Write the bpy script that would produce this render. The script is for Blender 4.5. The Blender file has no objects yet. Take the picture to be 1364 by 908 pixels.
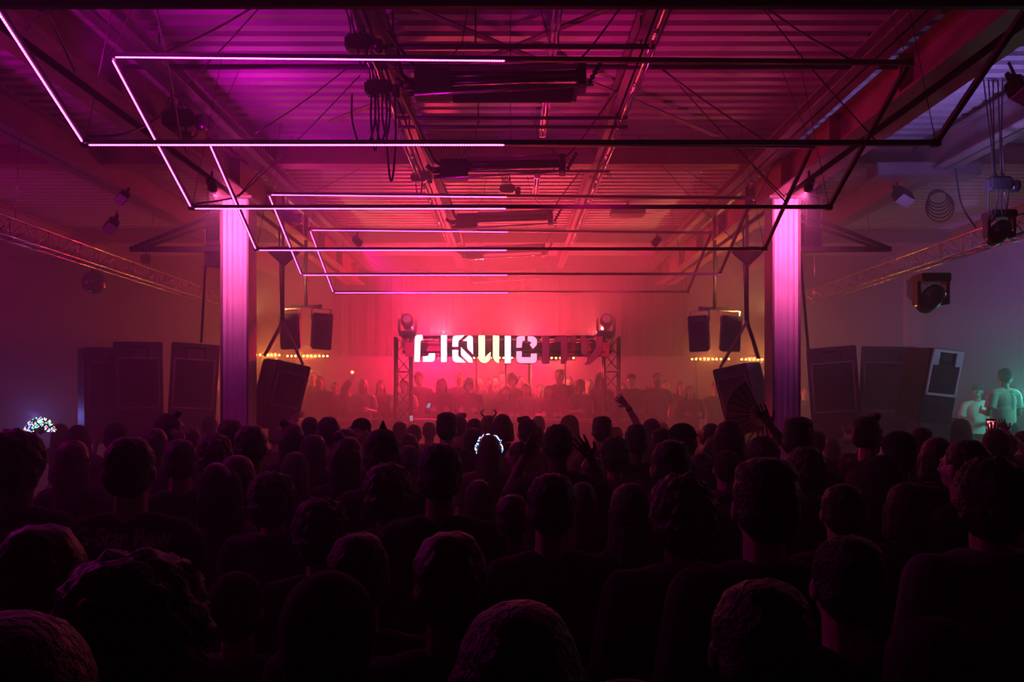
LP = dict(col=280, col2=10, red_up=420, red_pt=720, amb=52, amb_up=260, fan=12, teal=75, vio=420, vio_up=80, rose_up=75, mag_up=80, mag_l=28, mag_tl=95, mag_r=34, sign=1100, frame=500, d1=.024, d2=.095, exp=0.0)
import bpy, bmesh, math, random
from math import sin, cos, pi, radians as R
from mathutils import Vector, Matrix, Euler
from mathutils.bvhtree import BVHTree
random.seed(7)
scene = bpy.context.scene
COL = scene.collection
F, CX, HY, EYE = 1100.0, 680.0, 530.0, 2.0          # focal length in px, vanishing point, eye height

def at(px, py, y):
    """world point seen at pixel px,py of the photograph at distance y"""
    return Vector(((px - CX) * y / F, y, EYE + (HY - py) * y / F))

def onh(px, py, h):
    """point seen at px,py that lies h metres above eye level"""
    return at(px, py, F * h / (HY - py))

# ---------------------------------------------------------------- materials
def mat(name, base, rough=0.6, metal=0.0, noise=0.0, nscale=8.0, bump=0.0, emit=None, estr=0.0, spec=0.5, trans=0.0):
    m = bpy.data.materials.new(name); m.use_nodes = True
    nt = m.node_tree; b = nt.nodes['Principled BSDF']
    b.inputs['Base Color'].default_value = (*base, 1); b.inputs['Roughness'].default_value = rough
    b.inputs['Metallic'].default_value = metal
    b.inputs['Specular IOR Level'].default_value = spec
    if trans: b.inputs['Transmission Weight'].default_value = trans
    if noise or bump:
        tc = nt.nodes.new('ShaderNodeTexCoord'); n = nt.nodes.new('ShaderNodeTexNoise')
        n.inputs['Scale'].default_value = nscale; n.inputs['Detail'].default_value = 5
        nt.links.new(tc.outputs['Object'], n.inputs['Vector'])
        if noise:
            r = nt.nodes.new('ShaderNodeValToRGB')
            r.color_ramp.elements[0].position = .3; r.color_ramp.elements[1].position = .7
            r.color_ramp.elements[0].color = (*[c * (1 - noise) for c in base], 1)
            r.color_ramp.elements[1].color = (*[min(1, c * (1 + noise)) for c in base], 1)
            nt.links.new(n.outputs['Fac'], r.inputs['Fac']); nt.links.new(r.outputs['Color'], b.inputs['Base Color'])
        if bump:
            bp = nt.nodes.new('ShaderNodeBump'); bp.inputs['Strength'].default_value = bump
            bp.inputs['Distance'].default_value = .02
            nt.links.new(n.outputs['Fac'], bp.inputs['Height']); nt.links.new(bp.outputs['Normal'], b.inputs['Normal'])
    if emit:
        b.inputs['Emission Color'].default_value = (*emit, 1); b.inputs['Emission Strength'].default_value = estr
    return m

M = dict(
    deck=mat('painted_steel_deck', (.42, .42, .44), .45, .0, .12, 3),
    beam=mat('painted_beam', (.20, .16, .16), .55, .0, .25, 4, .1),
    redbeam=mat('primer_red_beam', (.30, .12, .12), .5, .0, .3, 3, .1),
    wall=mat('rendered_wall', (.13, .11, .12), .85, 0, .25, 1.5, .2),
    floor=mat('concrete_floor', (.09, .085, .085), .6, 0, .3, 2.5, .1),
    black=mat('black_paint', (.012, .012, .013), .5, 0, .2, 12),
    gloss=mat('black_gloss', (.02, .02, .022), .25, 0, .1, 12),
    rubber=mat('black_rubber', (.01, .01, .01), .55, 0, .2, 30),
    grey=mat('grey_metal', (.25, .25, .26), .35, .8, .15, 9),
    alu=mat('aluminium', (.55, .55, .57), .28, .9, .08, 12),
    truss=mat('black_truss', (.05, .045, .045), .4, .5, .15, 12),
    flute=mat('fluted_white_sheet', (.75, .72, .75), .45, 0, .08, 5),
    cab=mat('black_textured_cabinet', (.028, .026, .030), .5, 0, .25, 25, .25),
    rim=mat('dark_grille_rim', (.14, .13, .14), .4, 0, .1, 10),
    cone=mat('speaker_cone', (.008, .008, .009), .7, 0, .2, 20),
    horn=mat('grey_horn_frame', (.85, .85, .87), .35, .2, .1, 10),
    cloth=mat('dark_backdrop_cloth', (.022, .012, .015), .95, 0, .3, 2, .3),
    deckwood=mat('stage_plywood', (.05, .035, .03), .6, 0, .4, 4, .1),
    pipe=mat('galvanised_conduit', (.6, .58, .56), .22, .9, .1, 15),
    glass=mat('lamp_glass', (.8, .7, .7), .08, 0, spec=.8),
    white=mat('white_enamel', (.7, .7, .7), .35, 0, .06, 6),
    mirror=mat('mirror_tile', (.9, .9, .9), .06, 1.0),
    banner=mat('dark_red_banner', (.85, .04, .22), .9),
    unlit=mat('unlit_acrylic', (.5, .2, .3), .4),
    sign_w=mat('sign_face_white', (.8, .8, .8), .5, emit=(1, .62, .72), estr=3.6),
    sign_y=mat('sign_face_yellow', (.8, .8, .5), .5, emit=(1, .72, .30), estr=4.5),
    sign_p=mat('sign_face_pink', (.8, .5, .6), .5, emit=(1, .30, .45), estr=3.2),
    amber=mat('amber_led', (.9, .6, .2), .5, emit=(1, .42, .10), estr=22),
)
def led_material():
    m = bpy.data.materials.new('pink_led_strip'); m.use_nodes = True
    nt = m.node_tree; b = nt.nodes['Principled BSDF']
    b.inputs['Base Color'].default_value = (.6, .5, .6, 1)
    tc = nt.nodes.new('ShaderNodeTexCoord'); w = nt.nodes.new('ShaderNodeTexWave')
    w.wave_type = 'BANDS'; w.bands_direction = 'X'; w.inputs['Scale'].default_value = 18
    mr = nt.nodes.new('ShaderNodeMapRange'); mr.inputs['To Min'].default_value = 4; mr.inputs['To Max'].default_value = 11
    nt.links.new(tc.outputs['Object'], w.inputs['Vector']); nt.links.new(w.outputs['Fac'], mr.inputs['Value'])
    b.inputs['Emission Color'].default_value = (1, .10, .60, 1)
    nt.links.new(mr.outputs['Result'], b.inputs['Emission Strength'])
    return m
M['led'] = led_material()

# ---------------------------------------------------------------- mesh builder
def align(d):
    d = Vector(d).normalized()
    return d.to_track_quat('Z', 'X').to_matrix().to_4x4()

class MB:
    def __init__(s): s.bm = bmesh.new(); s.mi = 0
    def _mark(s, faces):
        for f in faces: f.material_index = s.mi
    def verts_faces(s, vs, fs, mtx=None):
        vv = [s.bm.verts.new(mtx @ Vector(v) if mtx else Vector(v)) for v in vs]
        out = []
        for f in fs:
            try: out.append(s.bm.faces.new([vv[i] for i in f]))
            except ValueError: pass
        s._mark(out); return vv
    def box(s, c, d, rot=None, bevel=0.0):
        t = bmesh.new(); bmesh.ops.create_cube(t, size=1)
        for v in t.verts: v.co = Vector((v.co.x * d[0], v.co.y * d[1], v.co.z * d[2]))
        if bevel: bmesh.ops.bevel(t, geom=t.edges[:], offset=bevel, segments=2, affect='EDGES')
        mx = Matrix.Translation(c) @ (rot.to_4x4() if rot else Matrix())
        t.transform(mx); s.add(t); return s
    def add(s, t):
        me = bpy.data.meshes.new('tmp'); t.to_mesh(me); t.free()
        n = len(s.bm.faces); s.bm.from_mesh(me); bpy.data.meshes.remove(me)
        s.bm.faces.ensure_lookup_table(); s._mark(s.bm.faces[n:])
    def bar(s, a, b, w, h=None, up=(0, 0, 1)):
        a, b = Vector(a), Vector(b); h = h or w; d = (b - a); L = d.length; z = d.normalized()
        x = z.cross(Vector(up))
        if x.length < 1e-4: x = z.cross(Vector((0, 1, 0)))
        x.normalize(); y = z.cross(x)
        mx = Matrix((x, y, z)).transposed().to_4x4(); mx.translation = (a + b) / 2
        t = bmesh.new(); bmesh.ops.create_cube(t, size=1)
        for v in t.verts: v.co = Vector((v.co.x * w, v.co.y * h, v.co.z * L))
        t.transform(mx); s.add(t); return s
    def tube(s, pts, r, n=8, cap=True, smoothpath=0):
        pts = [Vector(p) for p in pts]; n0 = len(pts)
        for _ in range(smoothpath):
            q = [pts[0]]
            for i in range(len(pts) - 1):
                q += [pts[i] * .75 + pts[i + 1] * .25, pts[i] * .25 + pts[i + 1] * .75]
            pts = q + [pts[-1]]
        rings = []; prev = None
        for i, p in enumerate(pts):
            d = (pts[min(i + 1, len(pts) - 1)] - pts[max(i - 1, 0)])
            if d.length < 1e-9: d = Vector((0, 0, 1))
            d.normalize()
            x = (prev - d * prev.dot(d)) if prev is not None else d.orthogonal()
            if x.length < 1e-5: x = d.orthogonal()
            x.normalize(); prev = x; y = d.cross(x)
            rr = r
            if isinstance(r, (list, tuple)):
                u = i / max(1, len(pts) - 1) * (n0 - 1); k0 = min(int(u), n0 - 2); rr = r[k0] + (r[k0 + 1] - r[k0]) * (u - k0)
            rings.append([s.bm.verts.new(p + x * rr * cos(2 * pi * k / n) + y * rr * sin(2 * pi * k / n)) for k in range(n)])
        fs = []
        for a, b in zip(rings, rings[1:]):
            for k in range(n): fs.append(s.bm.faces.new((a[k], a[(k + 1) % n], b[(k + 1) % n], b[k])))
        for f in fs: f.smooth = True
        if cap:
            fs.append(s.bm.faces.new(rings[0][::-1])); fs.append(s.bm.faces.new(rings[-1]))
        s._mark(fs); return s
    def sphere(s, c, r, u=16, v=10, rot=None):
        r = r if isinstance(r, (tuple, list)) else (r, r, r)
        t = bmesh.new(); bmesh.ops.create_uvsphere(t, u_segments=u, v_segments=v, radius=1)
        for f in t.faces: f.smooth = True
        for w in t.verts: w.co = Vector((w.co.x * r[0], w.co.y * r[1], w.co.z * r[2]))
        t.transform(Matrix.Translation(c) @ (rot.to_4x4() if rot else Matrix())); s.add(t); return s
    def lathe(s, prof, mtx=None, n=20):
        """prof: list of (radius, z)"""
        rings = []; mtx = mtx or Matrix()
        for r, z in prof:
            rings.append([s.bm.verts.new(mtx @ Vector((r * cos(2 * pi * k / n), r * sin(2 * pi * k / n), z))) for k in range(n)])
        fs = []
        for a, b in zip(rings, rings[1:]):
            for k in range(n): fs.append(s.bm.faces.new((a[k], a[(k + 1) % n], b[(k + 1) % n], b[k])))
        for f in fs: f.smooth = True
        fs.append(s.bm.faces.new(rings[0][::-1])); fs.append(s.bm.faces.new(rings[-1]))
        s._mark(fs); return s
    def prism(s, poly, axis_from, axis_to, mtx=None):
        """poly list of (a,b) in the XZ plane, extruded along Y from axis_from to axis_to"""
        n = len(poly)
        vs = [(p[0], axis_from, p[1]) for p in poly] + [(p[0], axis_to, p[1]) for p in poly]
        fs = [list(range(n)), list(range(2 * n - 1, n - 1, -1))] + [[i, i + n, (i + 1) % n + n, (i + 1) % n] for i in range(n)]
        s.verts_faces(vs, fs, mtx); return s
    def build(s, name, mats, parent=None, mtx=None, fixn=True):
        if fixn: bmesh.ops.recalc_face_normals(s.bm, faces=s.bm.faces[:])
        me = bpy.data.meshes.new(name)
        if mtx is not None: s.bm.transform(mtx)
        s.bm.to_mesh(me); s.bm.free()
        for m in (mats if isinstance(mats, (list, tuple)) else [mats]): me.materials.append(m)
        return link(name, me, parent)

def link(name, me, parent=None):
    o = bpy.data.objects.new(name, me); COL.objects.link(o)
    if parent is not None: o.parent = parent
    return o

def tag(o, label, cat, group=None, kind=None):
    o['label'] = label; o['category'] = cat
    if group: o['group'] = group
    if kind: o['kind'] = kind
    return o

def thing(name, label, cat, loc=(0, 0, 0), rot=(0, 0, 0), group=None):
    o = bpy.data.objects.new(name, None); COL.objects.link(o)
    o.location = loc; o.rotation_euler = rot; o.empty_display_size = .1
    return tag(o, label, cat, group)

def struct(name, mb, m, label, cat):
    o = mb.build(name, m); o['kind'] = 'structure'; o['label'] = label; o['category'] = cat
    return o

def copy_tree(o, parent=None):
    c = o.copy(); COL.objects.link(c)
    if parent is not None: c.parent = parent
    for ch in [x for x in bpy.data.objects if x.parent == o]: copy_tree(ch, c)
    return c

# ---------------------------------------------------------------- the hall
XW, Y0, Y1, ZD = 11.0, -3.0, 17.0, EYE + 2.93
struct('floor', MB().box((0, 7, -.05), (2 * XW + .4, 20.4, .1)), M['floor'], 'dark concrete floor of the hall under the crowd', 'floor')
struct('wall_back', MB().box((0, Y1 + .1, 2.7), (2 * XW + .4, .2, 5.5)), M['wall'], 'hazy rendered end wall behind the stage', 'wall')
struct('wall_left', MB().box((-XW - .1, 7, 2.7), (.2, 20, 5.5)), M['wall'], 'dark side wall on the left of the hall', 'wall')
struct('wall_right', MB().box((XW + .1, 7, 2.7), (.2, 20, 5.5)), M['wall'], 'dark side wall on the right of the hall', 'wall')
struct('wall_front', MB().box((0, Y0 - .1, 2.7), (2 * XW + .4, .2, 5.5)), M['wall'], 'wall behind the crowd and the viewer', 'wall')

def deck():
    """trapezoidal steel decking, ribs running across the hall"""
    mb = MB(); pitch = .19; y = Y0; prof = []
    while y < Y1:
        prof += [(y, ZD), (y + .095, ZD), (y + .115, ZD + .045), (y + .17, ZD + .045)]
        y += pitch
    for xa, xb in ((-XW, XW),):
        vs = []; fs = []
        for i, (yy, zz) in enumerate(prof): vs += [(xa, yy, zz), (xb, yy, zz)]
        for i in range(len(prof) - 1): fs.append((2 * i, 2 * i + 1, 2 * i + 3, 2 * i + 2))
        mb.verts_faces(vs, fs)
    mb.box((0, 7, ZD + .12), (2 * XW, 20, .04))
    return mb
struct('ceiling', deck(), M['deck'], 'ribbed steel roof decking with ribs running across the hall', 'ceiling')

def ibeam(mb, a, b, wtop, wbot, h, tf=.02, tw=.02):
    """a,b: bottom centre line of an I section"""
    a, b = Vector(a), Vector(b)
    mb.bar(a + Vector((0, 0, tf / 2)), b + Vector((0, 0, tf / 2)), wbot, tf)
    mb.bar(a + Vector((0, 0, h - tf / 2)), b + Vector((0, 0, h - tf / 2)), wtop, tf)
    mb.bar(a + Vector((0, 0, h / 2)), b + Vector((0, 0, h / 2)), tw, h)
    return mb
for sx, side in ((-1, 'left'), (1, 'right')):
    mb = ibeam(MB(), (sx * 3.16, Y0, EYE + 2.31), (sx * 3.16, Y1, EYE + 2.31), .22, .38, .38, .022, .09)
    for k in range(14): mb.box((sx * 3.16, -2 + k * 1.4, EYE + 2.5), (.30, .012, .33))
    struct('roof_girder', mb, M['redbeam'], 'deep dark red girder running down the hall over the %s pillar' % side, 'girder')
    mb = ibeam(MB(), (sx * 2.80, Y0, EYE + 2.60), (sx * 2.80, Y1, EYE + 2.60), .2, .2, .12, .018)
    struct('roof_beam', mb, M['beam'], 'shallow roof beam running down the hall just inside the %s girder' % side, 'beam')
    mb = ibeam(MB(), (sx * 1.01, Y0, EYE + 2.66), (sx * 1.01, Y1, EYE + 2.66), .14, .14, .20, .014)
    struct('roof_beam', mb, M['beam'], 'slim roof beam down the hall %s of the centre heaters' % side, 'beam')
    mb = ibeam(MB(), (sx * 4.75, Y0, EYE + 2.5), (sx * 4.75, Y1, EYE + 2.5), .2, .26, .36, .018)
    struct('roof_beam', mb, M['beam'], 'roof beam over the %s aisle outside the girder' % side, 'beam')
    mb = ibeam(MB(), (sx * 7.6, Y0, EYE + 2.5), (sx * 7.6, Y1, EYE + 2.5), .2, .26, .36, .018)
    struct('roof_beam', mb, M['beam'], 'outermost roof beam high beside the %s wall' % side, 'beam')
for k, (y, w) in enumerate(((.0, 'behind the viewer'), (4.8, 'nearest across the hall'), (9.6, 'crossing the hall above both pillars'), (14.4, 'crossing the hall above the stage front'))):
    mb = ibeam(MB(), (-XW, y, EYE + 2.69), (XW, y, EYE + 2.69), .2, .2, .235, .018)
    struct('roof_beam', mb, M['redbeam'] if k == 2 else M['beam'], 'transverse roof beam %s' % w, 'beam')
# wind bracing under the deck, crossing on the centre line
for i, (a, b, w) in enumerate((((534, 3), (955, 181), 'running from upper left to lower right'), ((821, 7), (440, 162), 'running from upper right to lower left'))):
    p, q = onh(*a, 2.78), onh(*b, 2.78)
    mb = MB().bar(p, q, .06, .012)
    struct('roof_brace', mb, M['beam'], 'flat steel wind brace under the deck ' + w, 'brace')

# pillars: H section with a fluted white front sheet
for sx, side in ((-1, 'left'), (1, 'right')):
    x, y, w, top = sx * 3.16, 9.6, .32, EYE + 2.31
    p = thing('pillar', '%s steel pillar with a fluted front glowing pink at the top' % side, 'pillar', (x, y, 0)); p['kind'] = 'structure'
    mb = MB()
    mb.box((-.15, 0, top / 2), (.024, .3, top)); mb.box((.15, 0, top / 2), (.024, .3, top)); mb.box((0, .04, top / 2), (.3, .03, top))
    mb.box((0, 0, .02), (.5, .5, .04)); mb.box((0, 0, top - .015), (.42, .4, .03))
    mb.build('pillar_body', M['beam'], p)
    mb = MB(); n = 96; vs = []; fs = []
    for i in range(n + 1):
        u = -.137 + .274 * i / n; d = -.12 - .016 * abs(cos(u / .274 * pi * 4)) - .02 * (1 - (u / .137) ** 2)
        vs += [(u, d, .05), (u, d, top - .03), (u, d + .012, .05), (u, d + .012, top - .03)]
    for i in range(n):
        a = 4 * i; b = a + 4
        fs += [(a, b, b + 1, a + 1), (a + 2, a + 3, b + 3, b + 2), (a, a + 2, b + 2, b), (a + 1, b + 1, b + 3, a + 3)]
    mb.verts_faces(vs, fs); mb.build('fluted_front', M['flute'], p)
    # knee bracket out into the aisle, at the pillar head
    mb = MB(); o = sx
    e = Vector((sx * 4.42, y, EYE + 1.73)); c1 = Vector((sx * 3.33, y, EYE + 1.73)); t1 = Vector((sx * 3.33, y, EYE + 2.17))
    mb.bar(c1, e, .05, .06); mb.bar(t1, e, .04, .04); mb.bar(t1 + Vector((0, 0, -.1)), e - Vector((sx * .12, 0, 0)), .03, .03)
    struct('wall_bracket_brace', mb, M['truss'], 'dark triangular steel bracket beside the %s pillar head' % side, 'bracket')
# lower box beam and boarding over the right aisle
struct('roof_beam', MB().box((4.6, 9.2, EYE + 2.52), (1.15, .3, .14), bevel=.01), M['beam'], 'short dark box beam over the right aisle behind the pillar', 'beam')
# dark drape hanging on the end wall behind the sign
mb = MB(); vs = []; fs = []; xa, xb = -3.65, 3.62; n = 160
for i in range(n + 1):
    x = xa + (xb - xa) * i / n; d = 16.9 + .03 * sin(i * 1.1) + .012 * sin(i * 2.7)
    vs += [(x, d, 2.86), (x, d, 4.6), (x, d + .01, 2.86), (x, d + .01, 4.6)]
for i in range(n):
    a = 4 * i; b = a + 4; fs += [(a, b, b + 1, a + 1), (a + 2, a + 3, b + 3, b + 2), (a, a + 2, b + 2, b), (a + 1, b + 1, b + 3, a + 3)]
mb.verts_faces(vs, fs)
tag(mb.build('backdrop_cloth', M['cloth']), 'dark pleated cloth hung high on the end wall behind the sign', 'curtain')

struct('wall_pilaster', MB().box((8.25, 16.9, 2.4), (.34, .2, 4.8), bevel=.01), mat('pale_pilaster', (.3, .28, .3), .8, 0, .1, 3), 'pale vertical pilaster on the end wall at the right', 'pilaster')
# stage platform and the long table on it
st = thing('stage_platform', 'low dark stage platform along the end wall', 'stage', (0, 15.2, 0))
mb = MB(); mb.box((0, 0, .66), (13.4, 3.4, .08), bevel=.01); mb.build('stage_deck', M['deckwood'], st)
for k in range(9): MB().bar((-6.4 + 1.6 * k, -1.62, 0), (-6.4 + 1.6 * k, -1.62, .62), .06).build('leg', M['truss'], st)
MB().box((0, -1.66, .33), (13.3, .02, .58)).build('skirt', M['cloth'], st)
tb = thing('long_table', 'long dark table with a pale front edge along the stage front', 'table', (-1.2, 14.32, .7))
MB().box((0, 0, .92), (6.6, .50, .04), bevel=.006).build('table_top', M['grey'], tb)
for x in (-3.2, -1.1, 1.1, 3.2):
    for y in (-.2, .2): MB().bar((x, y, 0), (x, y, .9), .04).build('leg', M['truss'], tb)
MB().box((0, -.24, .46), (6.5, .015, .84)).build('table_skirt', M['cloth'], tb)
sd = thing('side_platform', 'small dark riser at the right edge behind the crowd', 'stage', (7.2, 11.9, 0))
MB().box((0, 0, .64), (2.6, 1.8, .08), bevel=.01).build('stage_deck', M['deckwood'], sd)
for x in (-1.2, 1.2):
    for y in (-.8, .8): MB().bar((x, y, 0), (x, y, .6), .06).build('leg', M['truss'], sd)

# ---------------------------------------------------------------- LED frames
FW, FK = 2.70, .871          # half width; rectangles hang clear below the girders
frames = [(3.93, 1.875, 2.40, 2.63, 'nearest pink LED frame, only its far bar showing at the top edge'),
          (6.02, 1.86, 4.40, 2.63, 'large pink LED frame second from the viewer, wider than the pillars'),
          (8.04, 1.86, 6.42, 2.64, 'third pink LED frame, hanging just in front of both pillars'),
          (10.08, 1.82, 8.50, 2.62, 'fourth pink LED frame, its lower bar between the pillars'),
          (12.25, 1.84, 10.60, 2.60, 'fifth pink LED frame, behind the pillars'),
          (14.45, 1.86, 12.77, 2.59, 'smallest pink LED frame, farthest, above the stage')]
def led_frame(yl, hl, yu, hu, label, flip=False):
    yl, hl, yu, hu = yl * FK, hl * FK, yu * FK, hu * FK
    t = thing('led_rectangle', label, 'light frame', (0, yl, EYE + hl), group=None)
    o = Vector((0, yl, EYE + hl))
    A, B = Vector((-FW, yl, EYE + hl)) - o, Vector((FW, yl, EYE + hl)) - o
    C, D = Vector((-FW, yu, EYE + hu + .02)) - o, Vector((FW, yu, EYE + hu - .03)) - o
    for p, q in ((A, B), (C, D), (A, C), (B, D)):
        MB().bar(p, q, .031, .031).build('bar', M['black'], t)
    n = (C - A).cross(B - A).normalized()
    if n.z > 0: n = -n
    off = Vector((0, 0, .022)) if flip else n * .019 + Vector((0, -.004, 0))
    def strip(p, q, ):
        d = q - p; L = d.length
        mb = MB().box((0, 0, 0), (L, .009, .009), bevel=.002)
        z = d.normalized(); s = mb.build('led_strip', M['led'], t)
        s.location = (p + q) / 2 + off
        s.rotation_euler = z.to_track_quat('X', 'Z').to_euler()
    e = Vector((.03, 0, 0)); g = (C - A).normalized() * .03
    strip(A + e, Vector((-.04, A.y, A.z)), ); strip(C + e, Vector((-.04, C.y, (C.z + D.z) / 2))); strip(A + g, C - g)
    for c in (A, B, C, D): MB().box(c, (.055, .05, .05), bevel=.006).build('corner_joint', M['gloss'], t)
    for c in (A, B, C, D, (C + D) / 2):
        top = Vector((c.x * .9, c.y - .02, ZD - EYE - hl - .005))
        MB().tube([c, top], .003, 5).build('hanger_wire', M['black'], t)
    return t
for i, f in enumerate(frames): led_frame(*f, flip=(i == 0))

# ---------------------------------------------------------------- centre heaters
def heater():
    t = thing('tube_heater', 'x', 'heater')
    MB().box((-.485, 0, 0), (.27, .12, .20), bevel=.008).build('control_box', M['black'], t)
    MB().box((.60, 0, .03), (.065, .11, .20), bevel=.006).build('end_plate', M['black'], t)
    mb = MB(); vs = []; fs = []; n = 12
    for i in range(n + 1):                       # curved reflector over the tubes
        a = pi * (0.1 + .8 * i / n); vs += [(-.35, .10 * cos(a), .02 + .10 * sin(a)), (.57, .10 * cos(a), .02 + .10 * sin(a)),
                                           (-.35, .104 * cos(a), .024 + .104 * sin(a)), (.57, .104 * cos(a), .024 + .104 * sin(a))]
    for i in range(n):
        a = 4 * i; b = a + 4; fs += [(a, a + 1, b + 1, b), (a + 2, b + 2, b + 3, a + 3), (a, b, b + 2, a + 2), (a + 1, a + 3, b + 3, b + 1)]
    mb.verts_faces(vs, fs); mb.build('reflector', M['beam'], t)
    for z, y in ((.045, -.03), (-.005, -.03), (.02, .03)):
        MB().tube([(-.36, y, z), (.58, y, z + .015)], .016, 10).build('tube', M['gloss'], t)
    MB().tube([(-.62, -.06, -.105), (.68, -.06, -.055)], .011, 8).build('rail', M['pipe'], t)
    MB().tube([(-.35, -.06, .095), (.60, -.06, .125)], .008, 8).build('rail', M['pipe'], t)
    cg = MB().tube([(-.62, 0, 0), (-.70, 0, .0)], .035, 10); cg.tube([(-.70, 0, 0), (-.76, 0, .05)], .022, 8)
    cg.tube([(-.62, .02, -.05), (-.69, .02, -.06)], .02, 8); cg.build('cable_gland', M['rubber'], t)
    mb = MB(); 
    for k in range(5): mb.sphere((.66 + .02 * k, 0, .0 + .035 * k), (.02, .012, .022), 8, 6)
    mb.build('chain', M['rubber'], t)
    for x in (-.45, .62): MB().tube([(x, 0, .08), (x * .6, .02, .33), (x * .5, .02, .60)], .004, 5).build('hanger_wire', M['black'], t)
    return t
h0 = heater(); hs = [(6.04, 'nearest'), (8.30, 'second nearest'), (10.75, 'middle'), (13.1, 'fourth'), (15.75, 'farthest and smallest')]
for i, (y, w) in enumerate(hs):
    o = h0 if i == 0 else copy_tree(h0)
    o.location = (-.08 + .0, y, EYE + 2.30); o.rotation_euler = (R(-6), R(-1.2), 0)
    tag(o, '%s of the black tube heaters in a row under the roof centre' % w, 'heater', 'black tube heaters hung along the roof centre line')
# dark panel with pale end strips behind the nearest heater
t = thing('hanging_panel', 'wide dark panel with pale end strips behind the nearest heater', 'panel', at(683, 124, 6.7))
MB().box((0, 0, 0), (1.02, .02, .15)).build('board', M['cloth'], t)
for x in (-.51, .51): MB().box((x, -.012, 0), (.035, .02, .16), Euler((0, R(-8 if x < 0 else 12), 0)).to_matrix()).build('edge_strip', M['pipe'], t)
for x in (-.4, .4): MB().tube([(x, 0, .06), (x, 0, .33)], .004, 5).build('hanger_wire', M['black'], t)

# fluorescent battens end to end, and conduits
def batten(i, y, L, word):
    t = thing('batten_light', 'unlit narrow batten light under the roof, %s' % word, 'light fitting', (.335, y, EYE + 2.74), group='unlit battens in a line under the roof')
    MB().box((0, 0, .03), (.07, L, .05), bevel=.004).build('housing', M['pipe'], t)
    for x in (-.018, .018): MB().tube([(x, -L / 2 + .03, -.01), (x, L / 2 - .03, -.01)], .013, 8).build('tube', M['glass'], t)
    for yy in (-L / 2 + .02, L / 2 - .02): MB().box((0, yy, -.005), (.07, .025, .035)).build('tube_holder', M['white'], t)
batten(0, 6.15, 1.1, 'nearest of the line'); batten(1, 8.05, 1.15, 'second of the line, behind the nearest heater'); batten(2, 10.8, 1.2, 'third of the line, faint in the haze')
for sx, xh, w in ((-1, 1.07, 'left'), (1, 1.04, 'right')):
    mb = MB(); x = sx * xh
    for k in range(9):
        mb.tube([(x, 5 + k * 1.0, EYE + 2.62), (x, 5.86 + k * 1.0, EYE + 2.62)], .014, 8)
        mb.tube([(x, 5.86 + k * 1.0, EYE + 2.62), (x, 6 + k * 1.0, EYE + 2.62)], .020, 8)
    mb.tube([(x + .05 * sx, 5, EYE + 2.64), (x + .05 * sx, 14, EYE + 2.64)], .008, 6)
    tag(mb.build('conduit', M['pipe']), 'shiny conduit with couplings running down the roof %s of centre' % w, 'conduit')
for (xa, xb, py, r, h, w) in ((505, 872, 62, .022, 2.62, 'highest on the picture'), (530, 836, 157, .018, 2.62, 'above its twin'), (530, 836, 169, .018, 2.60, 'below its twin'),
                               (160, 1210, 89, .022, 2.66, 'the longest, reaching over both girders'), (600, 812, 228, .016, 2.6, 'shortest, beyond the pillar beam')):
    a, b = onh(xa, py, h), onh(xb, py, h)
    mb = MB().tube([a, b], r, 8)
    for u in (.05, .35, .65, .95):
        c = a.lerp(b, u); mb.bar(c, c + Vector((0, 0, ZD - c.z)), .012)
    tag(mb.build('cross_pipe', M['black']), 'thin dark pipe crossing under the roof, %s' % w, 'pipe', 'thin dark pipes crossing under the roof')

# ---------------------------------------------------------------- cables and rigging wires
def cable(pts, r, label, name='cable', m='rubber', sm=2, cat='cable', group=None):
    mb = MB().tube(pts, r, 6, smoothpath=sm)
    return tag(mb.build(name, M[m]), label, cat, group)
B_ = lambda px, y, h: Vector(((px - CX) * y * .871 / F, y * .871, EYE + h * .871))
cable([onh(498, -20, 2.6), onh(516, 30, 2.55), onh(530, 62, 2.5), onh(531, 90, 2.4), at(540, 106, 6.1), at(556, 108, 6.05)], .017, 'thick black cable dropping to the nearest heater box')
cable([onh(516, 40, 2.5), onh(540, 75, 2.45), at(556, 92, 6.06)], .012, 'short black cable into the top of the nearest heater box')
cable([onh(512, 62, 2.6), onh(527, 110, 2.55), onh(560, 178, 2.5), onh(572, 200, 2.42), at(577, 214, 8.3), at(592, 222, 8.3)], .018, 'long black cable sagging to the second heater')
cable([onh(560, 192, 2.55), onh(585, 238, 2.5), onh(598, 262, 2.42), at(604, 285, 10.7), at(612, 296, 10.75)], .018, 'black cable sagging to the third heater')
cable([onh(600, 275, 2.5), onh(612, 305, 2.4), at(617, 325, 13.0), at(622, 340, 13.1)], .016, 'black cable reaching the fourth heater')
cable([onh(612, 312, 2.5), onh(622, 340, 2.4), at(632, 366, 15.7)], .014, 'black cable reaching the farthest heater')
cable([at(770, 82, 6.05), onh(790, 60, 2.6), onh(812, 30, 2.7), onh(830, 5, 2.8)], .008, 'twisted black cable rising right from the nearest heater')
cable([at(750, 212, 8.3), onh(768, 195, 2.5), onh(800, 150, 2.7), onh(838, 96, 2.8)], .008, 'thin black cable rising right from the second heater')
cable([at(733, 285, 10.7), onh(745, 265, 2.5), onh(775, 225, 2.8)], .008, 'thin black cable rising right from the third heater')
cable([at(722, 332, 13.1), at(733, 312, 13), at(741, 300, 12.8)], .008, 'thin black cable rising right from the fourth heater')
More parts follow.
